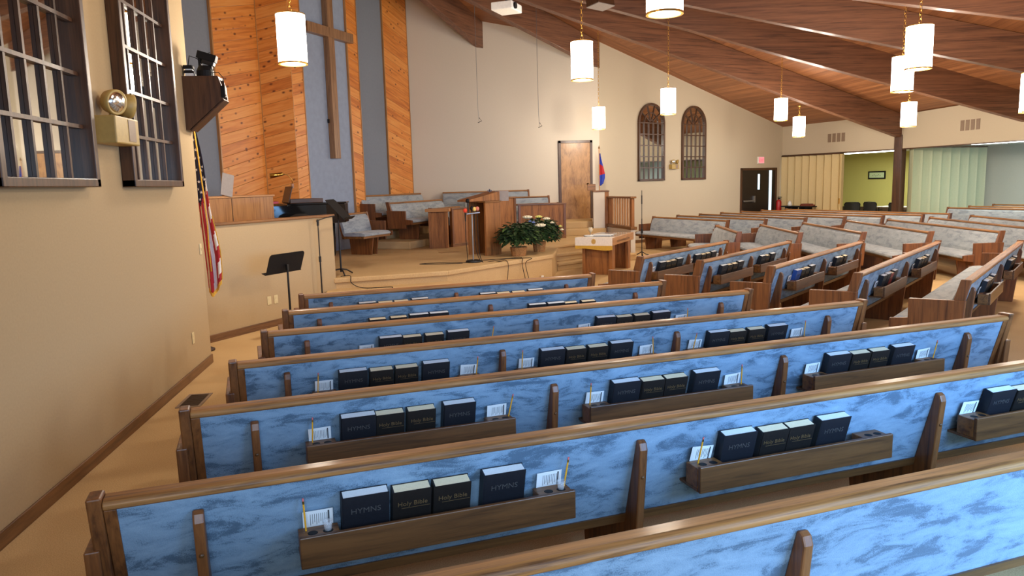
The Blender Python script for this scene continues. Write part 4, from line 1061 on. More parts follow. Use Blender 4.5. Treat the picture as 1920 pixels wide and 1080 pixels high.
o = MB(); o.b2((-0.22, -0.12, 0), (0.22, 0.12, 0.05)); o.b2((-0.2, -0.1, 0.05), (0.16, 0.1, 0.085)); o = o.build('folded_stack', plain('brick brown cloth', s2l((120, 62, 44)), 0.8), loc=(13.25, 23.6, 0.84), rotz=radians(-69.5), bevel=0.008); tag(o, 'low brown stack on the right end of the narrow black table', 'stack')

# ------------------------------------------------------------------ right side of the platform: wing wall, railing
wgl = struct(MB().build('wall_half_right', WALL_W, loc=(4.62, 18.7, 0)))
m = MB(); m.poly_z([(0, 0), (0.30, 0.0), (0.52, 0.95), (0.22, 0.95)], 0.0, 1.585); m.build('wing_panel', WALL_W, wgl)
m = MB(); m.poly_z([(-0.015, -0.02), (0.42, -0.02), (0.64, 0.97), (0.2, 0.97)], 1.585, 1.62); m.build('oak_cap', W_OAK_X, wgl, bevel=0.005)
m = MB(); m.poly_z([(0.02, 0.7), (0.24, 0.7), (0.30, 0.97), (0.08, 0.97)], 1.62, 1.79); m.build('oak_block', W_OAK_X, wgl, bevel=0.005)
m = MB(); m.poly_z([(0.30, 0.0), (0.41, 0.0), (0.63, 0.95), (0.52, 0.95)], 0.0, 1.585); m.build('corner_post', W_PULPIT, wgl, bevel=0.004)
RA = Vector((4.98, 18.72, 0)); RB = Vector((5.24, 17.45, 0)); rv = RB-RA; rh = atan2(rv.y, rv.x); rl = rv.length
m = MB(); m.b2((0, -0.0, 0), (rl, 0.12, 0.68)); struct(m.build('wall_low_right', WALL_W, loc=(RA.x, RA.y, 0), rotz=rh))
baseboard('baseboard_low_right', (RA.x, RA.y), (RB.x, RB.y))
W_BAL = wood('pale oak baluster', s2l((186, 130, 76)), s2l((214, 160, 102)), 'z')
rg = thing('stair_railing', 'oak railing with upright balusters beside the platform steps', 'railing', (RA.x, RA.y, 0), rh)
m = MB(); m.prism([(0, 0.70), (rl+0.05, 0.67), (rl+0.05, 0.74), (0, 0.77)], lambda a, b, t: (a, t, b), -0.025, 0.145); m.build('bottom_rail', W_OAK_X, rg, bevel=0.006)
m = MB(); m.b2((0.0, -0.02, 1.43), (rl+0.03, 0.14, 1.475)); m.build('top_rail', W_OAK_X, rg, bevel=0.01)
for k in range(8):
    x = 0.22+k*(rl-0.36)/7
    m = MB(); m.b2((x-0.018, 0.04, 0.74), (x+0.018, 0.08, 1.435)); m.build('baluster', W_BAL, rg, bevel=0.003)
m = MB(); m.b2((rl-0.08, 0.02, 0.70), (rl, 0.10, 1.435)); m.build('end_post', W_PULPIT, rg, bevel=0.004)
m = MB(); m.b2((0.0, 0.02, 0.74), (0.10, 0.10, 1.435)); m.build('end_post', W_PULPIT, rg, bevel=0.004)

# ------------------------------------------------------------------ flags
def star(m, c, r, nrm_y=-1, mi=0):
    vs = [c]
    for k in range(10):
        a = pi/2 + 2*pi*k/10; rr = r if k % 2 == 0 else r*0.4
        vs.append((c[0]+rr*cos(a), c[1], c[2]+rr*sin(a)))
    m.add(vs, [(0, 1+k, 1+(k+1) % 10) for k in range(10)], mi)
fg = thing('national_flag', 'hanging red, white and blue flag with gold fringe beside the left wall end', 'flag', (-2.36, 8.97, 0))
m = MB(); m.tube([(-0.15, 0.02, 0.05), (-0.13, 0.02, 2.66)], 0.014, 10); m.build('pole', W_LIGHT, fg)
m = MB(); m.lathe([(0.0, 0), (0.11, 0.0), (0.11, 0.02), (0.05, 0.05), (0.025, 0.14), (0.0, 0.14)], (-0.15, 0.02, 0.0), 20); m.build('stand', FLOORVENT, fg, smooth=True)
m = MB(); m.sphere((-0.13, 0.02, 2.69), 0.03, 12, 8); m.build('finial', BRASS, fg, smooth=True)
NU, NV = 40, 60
ztop, zbot = 2.56, 0.78
def flag_pt(u, v):      # u 0..1 across, v 0..1 down
    wl = -0.10 + 0.05*v; wr = -0.03 + 0.145*min(1, v*1.25)**0.9 + 0.01*sin(v*9)
    x = wl + (wr-wl)*u
    y = -0.02 + 0.035*sin(u*11 + v*1.3)*(0.35+0.65*v) - 0.02*u
    z = ztop - (ztop-zbot)*v - 0.10*(1-abs(2*u-0.7))*v + 0.04*u*v
    return (x, y, z)
cl = MB(); vs = [flag_pt(i/NU, j/NV) for j in range(NV+1) for i in range(NU+1)]
cl.v = [tuple(p) for p in vs]
for j in range(NV):
    for i in range(NU):
        u, v = (i+.5)/NU, (j+.5)/NV
        if v < 0.44 - 0.14*max(0, u-0.45)/0.55 + 0.03*sin(u*9): mi = 0
        else:
            st = u*5.6 + 0.55*(v-0.5) + 0.3
            mi = 1 if int(st) % 2 == 0 else 2
            if u > 0.80 and int((v+u*0.15)*11) % 2 == 0: mi = 1
            elif u > 0.80: mi = 2
        cl.f.append((j*(NU+1)+i, j*(NU+1)+i+1, (j+1)*(NU+1)+i+1, (j+1)*(NU+1)+i)); cl.mi.append(mi)
o = cl.build('flag_cloth', [FLAG_B, FLAG_R, FLAG_W], fg, smooth=True)
sd = o.modifiers.new('thickness', 'SOLIDIFY'); sd.thickness = 0.003
stm = MB()
for (u, v) in ((.35, .06), (.45, .12), (.3, .17), (.62, .17), (.28, .24), (.62, .25), (.85, .235), (.35, .31), (.75, .30), (.9, .32), (.2, .36), (.45, .38), (.3, .42)):
    p = flag_pt(u, v); star(stm, (p[0], p[1]-0.008, p[2]), 0.021)
stm.build('stars', FLAG_W, fg)
fr = MB()
for i in range(NU):
    a, b = flag_pt(i/NU, 1), flag_pt((i+1)/NU, 1)
    fr.add([a, b, (b[0], b[1], b[2]-0.05), (a[0], a[1], a[2]-0.05)], [(0, 1, 2, 3)])
for j in range(34, NV):
    a, b = flag_pt(1, j/NV), flag_pt(1, (j+1)/NV)
    fr.add([a, b, (b[0]+0.012, b[1], b[2]), (a[0]+0.012, a[1], a[2])], [(0, 1, 2, 3)])
o = fr.build('fringe', FRINGE, fg); sd = o.modifiers.new('thickness', 'SOLIDIFY'); sd.thickness = 0.004
cd = MB(); cd.tube([(-0.045, -0.06, 2.56), (-0.025, -0.07, 2.3), (0.0, -0.075, 1.9), (0.02, -0.08, 1.5), (0.015, -0.08, 1.2), (0.02, -0.08, 0.95)], 0.008, 6); cd.build('cord', FRINGE, fg, smooth=True)
# blue flag in the far corner
f2 = thing('church_flag', 'blue and red flag on a pole in the far corner beside the stage door', 'flag', (5.20, 20.33, 0.0))
m = MB(); m.tube([(0, 0, 0.0), (0, 0, 1.93+0.825)], 0.012, 8); m.build('pole', W_LIGHT, f2)
m = MB(); m.lathe([(0.0, 0.0), (0.025, 0.02), (0.012, 0.06), (0.0, 0.11)], (0, 0, 2.745), 10); m.build('finial', BRASS, f2)
cl = MB(); NU, NV = 14, 24
def f2p(u, v): return (0.01 + (0.02+0.13*min(1, v*1.5))*u*(1 if v < .8 else 1-(v-.8)*2), -0.03+0.03*sin(u*8+v), 2.625-0.90*v+0.06*u*v)
cl.v = [f2p(i/NU, j/NV) for j in range(NV+1) for i in range(NU+1)]
for j in range(NV):
    for i in range(NU):
        v = (j+.5)/NV; u = (i+.5)/NU
        cl.f.append((j*(NU+1)+i, j*(NU+1)+i+1, (j+1)*(NU+1)+i+1, (j+1)*(NU+1)+i)); cl.mi.append(1 if 0.32+0.1*u < v < 0.66 else 0)
o = cl.build('flag_cloth', [FLAG_BB, FLAG_R], f2, smooth=True); sd = o.modifiers.new('thickness', 'SOLIDIFY'); sd.thickness = 0.003

# ------------------------------------------------------------------ music stands and microphone stands
def music_stand(p, rz, zd, label, z0=0.0, tilt=22, w=0.50, h=0.31):
    t = thing('music_stand', label, 'music stand', (p[0], p[1], z0), rz, 'black music stands')
    R = Matrix.Rotation(radians(-tilt), 3, 'X')
    rc = 0.045; op = [(-w/2, -h/2), (w/2, -h/2)] + [(w/2-rc+rc*cos(k*pi/8), h/2-rc+rc*sin(k*pi/8)) for k in range(5)] + [(-w/2+rc-rc*sin(k*pi/8), h/2-rc+rc*cos(k*pi/8)) for k in range(5)]
    m = MB(); m.prism(op, lambda a, b, q: tuple(R @ Vector((a, q, b)) + Vector((0, 0, zd))), -0.004, 0.004); m.build('desk', BLACK, t, bevel=0.002)
    c = R @ Vector((0, 0.03, -h/2)); m = MB(); m.box((c.x, c.y, zd+c.z), (w+0.02, 0.065, 0.006), R); m.build('lip', BLACK, t)
    m = MB(); m.tube([(0, -0.02, 0.05), (0, -0.02, zd-0.02)], [0.016, 0.012], 10); m.build('pole', BLACK_M, t)
    m = MB(); m.b2((-0.015, -0.035, zd-0.10), (0.015, 0.0, zd-0.02)); m.build('clamp', BLACK_M, t, bevel=0.004)
    for k in range(3):
        a = 2*pi*k/3 + 0.5
        m = MB(); m.tube([(0, -0.02, 0.10), (0.12*cos(a), -0.02+0.12*sin(a), 0.075), (0.24*cos(a), -0.02+0.24*sin(a), 0.012)], 0.012, 8); m.build('leg', BLACK_M, t, smooth=True)
    return t
music_stand((-1.63, 9.66), radians(57), 0.945, 'black music stand on the floor before the half wall', 0.0, -20, 0.63, 0.27)
music_stand((-1.15, 11.93), radians(-100), 1.04, 'black music stand on the platform beside the half wall end', ZP, -42, 0.52, 0.42)
bm_ = thing('boom_stand', 'thin black microphone boom stand standing against the half wall', 'microphone stand', (hwp(0.82, 0.10).x, hwp(0.82, 0.10).y, 0), hh)
m = MB(); m.tube([(0, 0, 0.02), (0, 0, 0.85)], 0.011, 8); m.tube([(0, 0, 0.85), (0, 0, 1.40)], 0.008, 8); m.build('pole', BLACK_M, bm_)
m = MB(); m.tube([(0, 0, 0.80), (0, 0, 0.88)], 0.018, 10); m.tube([(0, 0, 1.33), (0, 0, 1.42)], 0.017, 10); m.build('clutch', BLACK_M, bm_)
m = MB(); m.tube([(-0.03, 0.0, 1.40), (0.15, -0.01, 1.435), (0.36, -0.02, 1.455)], 0.008, 8); m.build('boom', BLACK_M, bm_)
for k in range(3):
    a = 2*pi*k/3+pi/6; 
    m = MB(); m.tube([(0, 0, 0.12), (0.26*cos(a), -abs(0.0)+0.24*sin(a)*(1 if sin(a) < 0 else 0.25), 0.012)], 0.009, 6); m.build('leg', BLACK_M, bm_)
rs = thing('microphone_stand', 'tall empty black microphone stand beside the platform steps', 'microphone stand', (5.42, 17.15, 0))
m = MB(); m.tube([(0, 0, 0.05), (0, 0, 0.95)], 0.012, 8); m.tube([(0, 0, 0.95), (0, 0, 1.62)], 0.008, 8); m.build('pole', BLACK_M, rs)
m = MB(); m.tube([(0, 0, 0.60), (0, 0, 0.70)], 0.03, 8); m.tube([(0, 0, 1.3), (0, 0, 1.5)], 0.015, 8); m.build('clutch', BLACK_M, rs)
for k in range(3):
    a = 2*pi*k/3+0.35
    m = MB(); m.tube([(0, 0, 0.16), (0.10*cos(a), 0.10*sin(a), 0.10), (0.36*cos(a), 0.36*sin(a), 0.012)], 0.012, 6); m.build('leg', BLACK_M, rs)
# round-base stand with microphone tray
ms = thing('microphone_tray_stand', 'chrome stand with round base and small tray on the platform front', 'microphone stand', (1.03, 13.06, ZP))
m = MB(); m.lathe([(0.0, 0), (0.13, 0.0), (0.135, 0.015), (0.13, 0.035), (0.10, 0.045), (0.0, 0.047)], n=28); m.build('base', BLACK_M, ms, smooth=True)
m = MB(); m.tube([(0, 0, 0.04), (0, 0, 0.85)], 0.013, 10); m.build('pole', STEEL, ms)
m = MB(); m.box((0.02, 0, 0.87), (0.24, 0.12, 0.02), Matrix.Rotation(radians(-5), 3, 'Y')); m.build('tray', STEEL, ms, bevel=0.006)
def mic(p, rx, ry, foam, label, L=0.17):
    t = thing('microphone', label, 'microphone', p, 0, 'microphones on the platform tray stand'); t.rotation_euler = (rx, ry, 0)
    m = MB(); m.tube([(0, 0, 0), (0, 0, L)], [0.011, 0.016], 10); m.build('handle', BLACK_M, t)
    m = MB(); m.sphere((0, 0, L+0.02), (0.036, 0.036, 0.04), 14, 10); m.build('head', foam, t, smooth=True)
bx, by, bz = 1.03, 13.06, ZP
mic((bx-0.115, by, bz+0.73), 0, 0, FOAM_R, 'microphone with orange red foam head, left of the tray')
mic((bx-0.06, by-0.02, bz+0.88), 0, -0.03, BLACK, 'tall black microphone standing upright on the tray', 0.19)
mic((bx+0.0, by+0.02, bz+0.885), 0, 0.1, BLACK, 'short black microphone in the middle of the tray', 0.05)
mic((bx+0.045, by, bz+0.89), 0, 0.1, FOAM_Y, 'microphone with yellow foam head on the tray', 0.03)
mic((bx+0.095, by, bz+0.895), 0, 0.1, FOAM_P, 'microphone with pink foam head at the right end of the tray', 0.03)
def cable(pts, label, r=0.006, mat=BLACK, nm='microphone_cable', sub=6):
    P = [Vector(p) for p in pts]; out = []
    for i in range(len(P)-1):
        p0 = P[max(i-1, 0)]; p1 = P[i]; p2 = P[i+1]; p3 = P[min(i+2, len(P)-1)]
        for k in range(sub):
            t = k/sub
            out.append(0.5*((2*p1)+(-p0+p2)*t+(2*p0-5*p1+4*p2-p3)*t*t+(-p0+3*p1-3*p2+p3)*t**3))
    out.append(P[-1]); m = MB(); m.tube(out, r, 6)
    return tag(m.build(nm, mat, smooth=True), label, 'cable', 'cables on the platform')
zc = ZP+0.006
cable([(bx-0.115, by, bz+0.73), (bx-0.12, by-0.02, bz+0.4), (bx-0.10, by-0.02, zc+0.05), (bx-0.14, by-0.05, zc), (bx-0.6, by+0.1, zc), (bx-0.95, by+0.0, zc), (bx-0.55, by-0.12, zc), (bx-0.2, by-0.12, zc)], 'black cable hanging from the red microphone and looping left on the carpet')
cable([(bx+0.045, by, bz+0.85), (bx+0.04, by-0.02, bz+0.5), (bx+0.06, by-0.03, bz+0.2), (bx+0.15, by-0.03, zc), (bx+0.34, by+0.02, zc), (bx+0.62, by+0.30, zc), (bx+0.85, by+0.32, zc), (bx+1.06, by+0.03, zc+0.02), (1.99, 13.2, 0.42), (2.05, 13.1, 0.06)], 'black cable from the tray stand running over the platform edge on the right')
cable([(bx+0.095, by, bz+0.85), (bx+0.10, by-0.02, bz+0.4), (bx+0.16, by-0.06, zc), (bx+0.45, by-0.10, zc), (bx+0.56, by-0.14, zc+0.02), (1.63, 12.86, 0.42), (1.58, 12.82, 0.06)], 'black cable from the tray stand dropping over the platform edge')
cable([(1.0, 13.2, zc), (1.4, 13.36, zc), (1.75, 13.45, zc), (1.93, 13.25, zc+0.02), (1.92, 13.14, 0.4), (1.98, 13.1, 0.06)], 'black cable beside the flower baskets dropping over the platform edge')
cable([(-1.15, 11.62, zc+0.01), (-1.0, 11.55, zc+0.02), (-0.98, 11.47, 0.42), (-0.8, 11.4, 0.345), (-0.4, 11.43, 0.338), (-0.36, 11.32, 0.34)], 'black cable on the left platform step below the music stand')

# ------------------------------------------------------------------ pulpit and platform furniture
pu = thing('pulpit', 'tall oak pulpit with angled sides at the platform front', 'pulpit', (1.38, 14.14, ZP), radians(38))
m = MB(); m.poly_z([(0, 0), (0.40, 0.0), (0.40, 0.05), (0.0, 0.05)], 0, 1.02); m.build('side_panel', W_PULPIT, pu, bevel=0.004)
m = MB(); m.poly_z([(0.40, 0.0), (0.60, 0.28), (0.56, 0.31), (0.37, 0.03)], 0.0, 1.02); m.build('front_panel', W_PULPIT, pu, bevel=0.004)
m = MB(); m.poly_z([(0.60, 0.28), (0.57, 0.52), (0.52, 0.51), (0.55, 0.29)], 0.0, 1.02); m.build('front_panel', W_PULPIT, pu, bevel=0.004)
m = MB(); m.poly_z([(0.0, 0.52), (0.55, 0.52), (0.55, 0.48), (0.0, 0.48)], 0.0, 1.02); m.build('side_panel', W_PULPIT, pu, bevel=0.004)
m = MB(); m.poly_z([(0.585, 0.24), (0.635, 0.26), (0.63, 0.31), (0.58, 0.30)], 0.0, 1.03); m.poly_z([(0.47, 0.075), (0.51, 0.13), (0.49, 0.14), (0.45, 0.09)], 0.0, 1.03); m.build('corner_trim', W_LIGHT, pu)
m = MB(); m.poly_z([(-0.02, -0.02), (0.42, -0.02), (0.63, 0.28), (0.58, 0.54), (-0.02, 0.54)], 1.02, 1.045); m.build('top_ledge', W_OAK_X, pu, bevel=0.004)
m = MB(); m.prism([(-0.27, 1.046), (0.55, 1.046), (0.55, 1.225), (-0.27, 1.08)], lambda a, b, t: (a, t, b), 0.16, 0.50); m.build('slanted_desk', W_PULPIT, pu, bevel=0.004)
m = MB(); m.box((0.64, 0.19, 1.13), (0.27, 0.012, 0.20), Matrix.Rotation(radians(-38), 3, 'Z')); m.build('grey_hanging', GREYP, pu)
cz = thing('table_cross', 'small wooden cross standing on the pulpit desk', 'cross', (1.53, 14.72, ZP+1.055))
m = MB(); m.b2((-0.012, -0.012, 0.0), (0.012, 0.012, 0.22)); m.b2((-0.045, -0.012, 0.17), (0.045, 0.012, 0.195)); m.build('cross_bars', W_DARK_Z, cz)
m = MB(); m.b2((-0.08, -0.06, -0.01), (0.08, 0.06, 0.0)); m.build('base', W_DARK, cz)
# small stand
ss = thing('small_stand', 'narrow oak stand with overhanging top left of the pulpit', 'stand', (0.33, 16.30, ZP), radians(-10))
m = MB(); m.b2((0.0, 0, 0), (0.05, 0.20, 0.80)); m.build('side_panel', W_PULPIT, ss, bevel=0.003)
m = MB(); m.b2((0.05, 0.03, 0), (0.36, 0.07, 0.80)); m.build('back_panel', W_PULPIT, ss)
m = MB(); m.b2((0.36, 0, 0), (0.41, 0.20, 0.80)); m.build('side_panel', W_PULPIT, ss, bevel=0.003)
m = MB(); m.b2((-0.06, -0.05, 0.80), (0.47, 0.22, 0.865)); m.build('top', W_LIGHT_X, ss, bevel=0.005)
# low oak screens in front of the choir
def screen(p, q, z1, label, posts=True):
    v = Vector((q[0]-p[0], q[1]-p[1], 0)); L = v.length
    t = thing('choir_screen', label, 'screen', (p[0], p[1], ZP), atan2(v.y, v.x), 'oak choir screens')
    m = MB(); m.b2((0, 0.02, 0), (L, 0.055, z1)); m.build('panel', W_PULPIT, t)
    m = MB(); m.b2((-0.02, -0.01, z1), (L+0.02, 0.09, z1+0.035)); m.build('top_rail', W_OAK_X, t, bevel=0.005)
    m = MB(); m.b2((0, 0.0, 0), (L, 0.075, 0.07)); m.build('bottom_rail', W_OAK_X, t, bevel=0.003)
    for x in (0.0, L-0.06):
        m = MB(); m.b2((x, 0.0, 0.07), (x+0.06, 0.075, z1)); m.build('stile', W_OAK_Z, t, bevel=0.003)
screen((0.86, 16.47), (1.66, 17.35), 0.83, 'left oak screen behind the microphone stand')
screen((2.55, 17.90), (3.73, 17.90), 0.83, 'right oak screen behind the flowers')
screen((1.66, 17.35), (2.50, 17.90), 1.02, 'middle oak screen mostly hidden behind the pulpit')

# flowers
def basket(p, r, h, fol, label, flowers=True, seed=1):
    rnd = random.Random(seed)
    t = thing('flower_basket', label, 'flower basket', (p[0], p[1], ZP), 0, 'potted plants beside the pulpit')
    m = MB(); m.lathe([(0.0, 0.0), (r*0.82, 0.0), (r, h), (r*0.93, h), (r*0.8, 0.02), (0.0, 0.02)], n=12); m.build('basket', WICKER, t)
    for mat, cnt, nm in ((LEAF, 520, 'foliage'), (LEAF2, 120, 'light_foliage')):
        m = MB()
        for k in range(cnt):
            th = rnd.uniform(0, 2*pi); ph = math.acos(rnd.uniform(-0.45, 1.0)); rr = rnd.uniform(0.55, 1.0)
            c = Vector((fol*rr*sin(ph)*cos(th), fol*rr*sin(ph)*sin(th), h+0.18+fol*0.78*rr*cos(ph)))
            d = Vector((cos(th), sin(th), rnd.uniform(-0.7, 0.5))).normalized(); sd_ = d.cross(Vector((0, 0, 1))).normalized(); up = sd_.cross(d)
            L = rnd.uniform(0.09, 0.16); w = L*0.34
            m.add([c, c+d*L*0.35+sd_*w+up*0.01, c+d*L*0.75+sd_*w*0.7, c+d*L-up*0.02, c+d*L*0.75-sd_*w*0.7, c+d*L*0.35-sd_*w+up*0.01, c+d*L*0.5-up*0.008], [(0, 1, 6), (1, 2, 6), (2, 3, 6), (3, 4, 6), (4, 5, 6), (5, 0, 6)])
        o = m.build(nm, mat, t); s_ = o.modifiers.new('thickness', 'SOLIDIFY'); s_.thickness = 0.0015
    m = MB()
    for k in range(10):
        a = rnd.uniform(0, 2*pi); m.tube([(0, 0, h*0.5), (cos(a)*fol*.3, sin(a)*fol*.3, h+.15), (cos(a)*fol*.55, sin(a)*fol*.55, h+fol*0.6)], 0.004, 5)
    m.build('stems', LEAF2, t)
    if flowers:
        for (x, y, z, fr_, mat) in flowers:
            m = MB()
            for ring_ in range(3):
                for k in range(8-ring_*2):
                    a = 2*pi*k/(8-ring_*2)+ring_*0.4; rr = fr_*(1-ring_*0.28)
                    R = Matrix.Rotation(a, 3, 'Z') @ Matrix.Rotation(radians(20+ring_*25), 3, 'Y').inverted()
                    m.sphere(Vector((x, y, z+ring_*0.012)) + Matrix.Rotation(a, 3, 'Z') @ Vector((rr*0.55, 0, 0)), (rr*0.5, rr*0.32, rr*0.22), 8, 5, 0, R)
            m.sphere((x, y, z+0.015), fr_*0.25, 8, 6); m.build('blossom', mat, t, smooth=True)
basket((1.97, 13.92), 0.165, 0.17, 0.37, 'basket of dark leafy plants in front, right of the pulpit', [], 3)
basket((2.49, 14.62), 0.14, 0.20, 0.39, 'second flower basket behind, topped with cream blossoms',
       [(-0.26, -0.20, 0.70, .10, PETAL), (-0.03, -0.16, 0.70, .075, PETAL_Y), (0.12, -0.20, 0.66, .075, PETAL), (-0.03, -0.36, 0.54, .11, PETAL), (0.22, -0.26, 0.58, .045, PETAL), (-0.16, -0.32, 0.60, .04, PETAL_B), (-0.15, -0.34, 0.54, .035, PETAL_B), (-0.22, -0.26, 0.62, .035, PETAL_B), (0.40, -0.18, 0.50, .04, PETAL_Y), (0.44, -0.14, 0.43, .04, PETAL), (-0.34, -0.26, 0.54, .035, PETAL_B)], 5)

o = MB(); o.b2((-0.2, -0.14, 0), (0.2, 0.14, 0.004)); o = o.build('floor_plate', plain('tan floor plate', s2l((176, 138, 88)), 0.6), loc=(0.72, 15.2, ZP), rotz=radians(15)); tag(o, 'thin tan cover plate lying flat on the platform carpet', 'plate')
ob = thing('outlet_box', 'small white outlet box on the platform front near the stairs', 'outlet', (2.36, 13.66, 0.0), radians(44))
m = MB(); m.b2((-0.03, -0.03, 0.0), (0.03, 0.0, 0.13)); m.build('box', PLASTIC_W, ob, bevel=0.004)
m = MB(); m.b2((0.06, -0.05, 0.0), (0.2, -0.01, 0.05)); m.build('adapter', BLACK, ob, bevel=0.006)

# communion table
ct = thing('communion_table', 'oak communion table on the floor before the platform steps', 'table', (3.955, 14.98, 0), radians(58.4))
HL, HWd = 0.82, 0.38
m = MB(); m.b2((-HL, -HWd, 0.725), (HL, HWd, 0.755)); m.b2((-HL, -HWd, 0.60), (HL, -HWd+0.03, 0.725)); m.b2((-HL, HWd-0.03, 0.60), (HL, HWd, 0.725)); m.b2((-HL, -HWd, 0.60), (-HL+0.03, HWd, 0.725)); m.b2((HL-0.03, -HWd, 0.60), (HL, HWd, 0.725)); m.build('table_top', W_LIGHT_X, ct, bevel=0.004)
m = MB(); m.b2((-HL+0.2, -HWd+0.05, 0.755), (HL-0.04, HWd-0.05, 0.7565)); m.build('glass_top', plain('pale grey glass', s2l((168, 164, 152)), 0.12), ct)
for x in (-0.60, 0.60):
    m = MB(); m.b2((x-0.03, -0.30, 0.0), (x+0.03, 0.24, 0.60)); m.build('leg', W_PULPIT, ct, bevel=0.004)
    for y_ in (0.25, -0.31):
        m = MB(); m.b2((x-0.10, y_-0.03, 0.0), (x+0.10, y_+0.03, 0.60)); m.build('leg_post', W_PULPIT, ct, bevel=0.003)
tx_ = text_mesh('THIS DO IN REMEMBRANCE OF ME', 0.062, W_DARK, 'carving'); o = place('carved_lettering', tx_, ct); o.location = (0, -HWd-0.001, 0.64)
rn = thing('table_runner', 'white runner with gold hem draped over the communion table end', 'runner', (3.955, 14.98, 0), radians(58.4))
m = MB(); RW_ = 0.385
m.b2((-HL-0.004, -RW_, 0.755), (-HL+0.18, RW_, 0.759)); m.b2((-HL-0.008, -RW_, 0.60), (-HL-0.004, RW_, 0.759)); m.build('cloth', CLOTH_W, rn)
m = MB()
for k in range(10):
    y0, y1 = -RW_+2*RW_*k/10, -RW_+2*RW_*(k+1)/10
    f = lambda y: 0.018*sin(y*7)
    m.prism([(y0, 0.60), (y1, 0.60), (y1, 0.525+f(y1)), (y0, 0.525+f(y0))], lambda a, b, t: (t, a, b), -HL-0.010, -HL-0.005)
m.build('gold_hem', CLOTH_G, rn)
m = MB()
for k in range(8):
    a = 2*pi*k/8; m.torus((-HL-0.010, 0.026*cos(a), 0.683+0.032*sin(a)), 0.018, 0.005, Matrix.Rotation(radians(90), 3, 'Y'), 10, 5)
m.build('embroidery', CLOTH_G, rn)
def tpt(x, y, z): e = hd(58.4); f = hd(148.4); return (3.955+e.x*x+f.x*y, 14.98+e.y*x+f.y*y, z)
o = MB(); o.b2((-0.27, -0.16, 0), (0.27, 0.16, 0.005)); o = o.build('flat_tray', plain('pale grey tray', s2l((196, 200, 200)), 0.2), loc=tpt(0.05, 0.02, 0.757), rotz=radians(58.4)); tag(o, 'pale flat tray lying on the communion table', 'tray')
o = MB(); o.b2((-0.13, -0.2, 0), (0.13, 0.2, 0.012)); o = o.build('white_folder', PAPER, loc=tpt(-0.22, 0.0, 0.7625), rotz=radians(58.4), bevel=0.003); tag(o, 'white folded papers on the near half of the communion table', 'papers')
o = MB(); o.lathe([(0.0, 0), (0.09, 0), (0.10, 0.018), (0.09, 0.022), (0.0, 0.012)], n=20); o = o.build('bread_plate', PLASTIC_W, smooth=True, loc=tpt(-0.40, 0.24, 0.7555)); tag(o, 'small white plate at the left of the communion table', 'plate')
go = thing('goblet', 'clear glass goblet standing on the communion table', 'goblet', tpt(-0.12, 0.29, 0.7555))
m = MB(); m.lathe([(0.0, 0), (0.045, 0), (0.04, 0.006), (0.008, 0.015), (0.008, 0.06), (0.0, 0.06)], n=16); m.build('stem', CHROME, go, smooth=True)
m = MB(); m.lathe([(0.006, 0.06), (0.04, 0.085), (0.05, 0.12), (0.042, 0.16), (0.038, 0.16), (0.045, 0.12), (0.036, 0.09), (0.0, 0.066)], n=20); m.build('bowl', plain('cream glass', s2l((226, 206, 170)), 0.2), go, smooth=True)

# ------------------------------------------------------------------ organ and piano behind the half wall
W_ORGAN = wood('organ oak', s2l((136, 86, 40)), s2l((172, 118, 62)), 'z')
og = thing('organ_console', 'oak organ console rising behind the half wall', 'organ', (-3.02, 10.85, ZP), radians(57))
m = MB(); m.prism([(0.0, 0.0), (1.55, 0.0), (1.55, 1.27), (0.32, 1.27), (0.0, 1.0)], lambda a, b, t: (a, t, b), 0.0, 0.04); m.build('back_panel', W_ORGAN, og, bevel=0.003)
m = MB(); m.b2((0.0, 0.04, 0.0), (0.04, 0.7, 1.0)); m.build('side_panel', W_ORGAN, og); m = MB(); m.b2((1.51, 0.04, 0.0), (1.55, 0.5, 1.27)); m.build('side_panel', W_ORGAN, og)
m = MB(); m.b2((0.22, -0.02, 1.27), (1.57, 0.5, 1.30)); m.build('top_board', W_LIGHT_X, og, bevel=0.005)
m = MB(); m.prism([(0.0, 1.0), (0.32, 1.27), (0.32, 1.29), (0.0, 1.02)], lambda a, b, t: (a, t, b), 0.0, 0.5); m.build('sloped_cheek', W_LIGHT_X, og)
m = MB(); m.b2((0.69, -0.006, 0.1), (0.70, 0.0, 1.26)); m.build('panel_joint', W_DARK_Z, og)
mr = place('sheet_music', MB().box((0, 0, 0.16), (0.22, 0.006, 0.32), Matrix.Rotation(radians(12), 3, 'Y')).mesh('sheet_music', GREYP), loc=(-2.66, 11.33, ZP+1.30), rotz=radians(57)); tag(mr, 'grey sheet standing on top of the organ console', 'sheet music')
pn = thing('grand_piano', 'black grand piano behind the half wall on the platform', 'piano', (-2.70, 13.90, ZP), radians(22))
pn.scale = (0.98, 1.0, 1.13)
PO = [(0, -0.70), (1.0, -0.70), (1.40, -0.55), (1.55, -0.25), (1.52, 0.05), (1.25, 0.30), (0.95, 0.45), (0.7, 0.70), (0, 0.70)]
m = MB(); m.poly_z(PO, 0.66, 0.97); m.build('rim', PIANO, pn, bevel=0.01)
m = MB(); m.poly_z([(x*1.012+(0.30 if i in (0, 8) else 0.0), y*1.02) for i, (x, y) in enumerate(PO)], 0.97, 0.995); m.build('lid', PIANO, pn, bevel=0.006)
m = MB(); m.b2((-0.25, -0.68, 0.60), (0.0, 0.68, 0.68)); m.build('key_bed', PIANO, pn, bevel=0.006)
m = MB(); m.b2((-0.20, -0.6, 0.68), (-0.06, 0.6, 0.70)); m.build('keys', PLASTIC_W, pn)
m = MB(); m.box((0.42, -0.25, 1.13), (0.02, 0.52, 0.27), Matrix.Rotation(radians(18), 3, 'Y')); m.build('music_desk', W_DARK_Z, pn, bevel=0.008)
